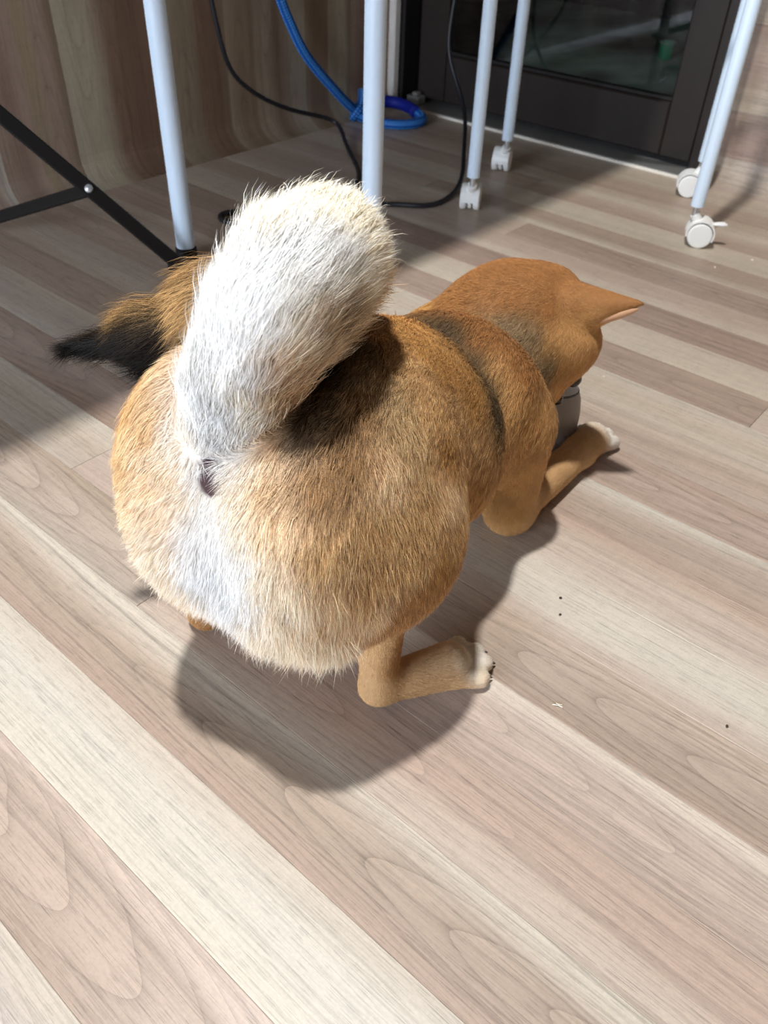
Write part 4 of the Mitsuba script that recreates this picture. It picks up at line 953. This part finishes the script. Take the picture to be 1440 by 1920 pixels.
def grow(sel, density, name, width, clump, segs=3, seed=1):
    """Hairs rooted on the faces sel, as tapering ribbons in one mesh."""
    r = np.random.default_rng(seed)
    fa = np.linalg.norm(fnorm[sel], axis=1) / 2
    n = int((fa * density).sum())
    fi = sel[np.searchsorted(np.cumsum(fa * density), r.random(n) * (fa * density).sum()).clip(0, len(sel) - 1)]
    u = r.random((n, 2))
    u = np.where(u.sum(1, keepdims=True) > 1, 1 - u, u)
    b = np.stack([1 - u.sum(1), u[:, 0], u[:, 1]], 1)
    at = lambda a: sum(b[:, k:k + 1] * a[Fc[fi, k]].reshape(n, -1) for k in range(3))
    p, nn, t = at(V), at(NV), at(dirs)
    L, li, c0, c1 = at(leng)[:, 0], at(lift)[:, 0], at(cr_), at(ct_)
    keep = np.linalg.norm((p - PATCH[0]) * [1, 1, 0.75], axis=1) > 0.0078
    p, nn, t, L, li, c0, c1 = (a[keep] for a in (p, nn, t, L, li, c0, c1))
    n = len(p)
    nn /= np.linalg.norm(nn, axis=1, keepdims=True)
    t /= np.linalg.norm(t, axis=1, keepdims=True) + 1e-9
    side = np.cross(nn, t)
    # neighbouring hairs lean alike, so that the coat breaks into locks
    q1 = meshkit.noise(p / clump, 3) - .5
    q2 = meshkit.noise(p / clump + 41.7, 5) - .5
    q3 = meshkit.noise(p / (clump * 3.2) + 11.3, 9) - .5
    yaw = q1 * 0.5 + q3 * 0.5 + r.normal(0, .13, n)
    t2 = t * np.cos(yaw)[:, None] + side * np.sin(yaw)[:, None]
    li = li * (1 + q2 * 0.7) + r.normal(0, .07, n)
    L = L * r.uniform(.6, 1.05, n) * (1 + q2 * .2)
    stray = r.random(n) < (.06 if 'tail' in name else .02)
    li = np.where(stray, li + .3, li)
    wd = width * np.clip(L / 0.014, .55, 1.25) * r.uniform(.75, 1.2, n)
    ss = np.linspace(0, 1, segs + 1)
    pts = [p + (L * s)[:, None] * t2 + (L * (li * s * 1.5 - li * .75 * s * s))[:, None] * nn + (L * .10 * s * s)[:, None] * np.array([0, 0, -1.0]) + (L * q1 * .3 * s * s)[:, None] * side for s in ss]
    pts = [p - nn * .0008] + pts[1:]
    tang = pts[-1] - pts[0]
    tang /= np.linalg.norm(tang, axis=1, keepdims=True)
    wv = np.cross(tang, nn)
    wv /= np.linalg.norm(wv, axis=1, keepdims=True) + 1e-9
    roll = r.uniform(-.9, .9, n)
    wv = wv * np.cos(roll)[:, None] + np.cross(tang, wv) * np.sin(roll)[:, None]
    v, col, nor = [], [], []
    tone = (r.lognormal(0, .19, n) * (1 + q3 * .28))[:, None]
    pale = (r.random(n) < .35)[:, None]
    nj = nn + wv * r.normal(0, .28, n)[:, None] + tang * r.normal(.0, .15, n)[:, None]
    nj /= np.linalg.norm(nj, axis=1, keepdims=True)
    for s, q in zip(ss, pts):
        e_ = np.where(pale, (1 - s) ** 1.3, (1 - s) ** .55 * .75 + .25)
        c = np.clip((c0 * e_ + c1 * (1 - e_)) * tone * np.where(pale, 1.12, .95), 0, .93)
        h = wd * (1 - s ** 1.6) * .5
        if s < 1:
            for sg in (-1, 1):
                v.append(q + wv * (h * sg)[:, None])
                col.append(c)
                nor.append(nj)
        else:
            v.append(q)
            col.append(c)
            nor.append(nj)
    k = len(v)
    v, col, nor = (np.stack(a, 1).reshape(-1, 3) for a in (v, col, nor))
    v[:, 2] = np.maximum(v[:, 2], 0.0007)
    f = []
    for s in range(segs - 1):
        f += [[2 * s, 2 * s + 1, 2 * s + 3], [2 * s, 2 * s + 3, 2 * s + 2]]
    f.append([2 * segs - 2, 2 * segs - 1, 2 * segs])
    f = (np.array(f)[None] + (np.arange(n) * k)[:, None, None]).reshape(-1, 3)
    path = meshkit.write_ply((v, f), False, color=col, normals=nor)
    scene[name] = {'type': 'ply', 'filename': path, 'face_normals': False, 'bsdf': {'type': 'ref', 'id': 'coat'}}
    return n


fl, ft = leng[Fc].mean(1), tailness[Fc].mean(1)
fz = NV[Fc].mean(1)[:, 2]
dens = np.where(fl < .008, 2.1e6, 1.9e6) * np.where(fz < -.55, .35, 1)
is_tail = ft > .5
A_ = np.nonzero(~is_tail)[0]
NHAIR = grow(A_, dens[A_], 'dog__fur', 0.00034, 0.0048, 2, 11)
B_ = np.nonzero(is_tail)[0]
NHAIR2 = grow(B_, np.full(len(B_), 2.1e6), 'dog__tail_fur', 0.00032, 0.007, 3, 12)
labels['dog__fur'] = {'kind': 'stuff', 'label': 'short dense red and cream body coat'}
labels['dog__tail_fur'] = {'kind': 'stuff', 'label': 'long white, tan and black tail hair'}
principled('ear_skin', rgb(198, 156, 122), 0.7, 0.2)
principled('claw_black', rgb(22, 19, 18), 0.35, 0.5)
principled('eye_black', rgb(18, 12, 10), 0.1, 0.5)
for c in CLAWS:
    a, d = c[:3], c[3:]
    put('dog__claw', tube([a - d * .004 + [0, 0, .001], a + d * .003 + [0, 0, .0008], a + d * .0075 - [0, 0, .0028]], [.0027, .0023, .0006], 10), 'claw_black', smooth=True)
ear = trimesh.creation.icosphere(3, 1.0)
ear.vertices *= [.019, .0042, .003]
scene['dog__inner_ear'] = mikit.ply(place(ear, INNER[0], x=INNER[1], z=INNER[2]), 'ear_skin', smooth=True)
labels['dog__inner_ear'] = {'label': 'pale pinkish inside of the ear'}
hc, hf, hr, hu, hn = HEAD
nose = trimesh.creation.icosphere(3, 1.0)
nose.vertices *= [.0085, .011, .008]
scene['dog__nose'] = mikit.ply(place(nose, hc + hf * .098 + hu * .006, x=hf, z=hu), 'eye_black', smooth=True)
for s in (1, -1):
    q_, d_ = hc + hf * .055 + hr * .015 * s + hu * .02, hr * s * .85 + hu * .35 + hf * .35
    while field(q_[None], DOG_SHAPE)[0] < -.0015:
        q_ = q_ + d_ * .001
    put('dog__eye', trimesh.Trimesh(*(lambda m: (m.vertices + q_, m.faces))(trimesh.creation.icosphere(3, .0085))), 'eye_black', smooth=True)
print('hairs', NHAIR, NHAIR2, 'boards', len(boards))
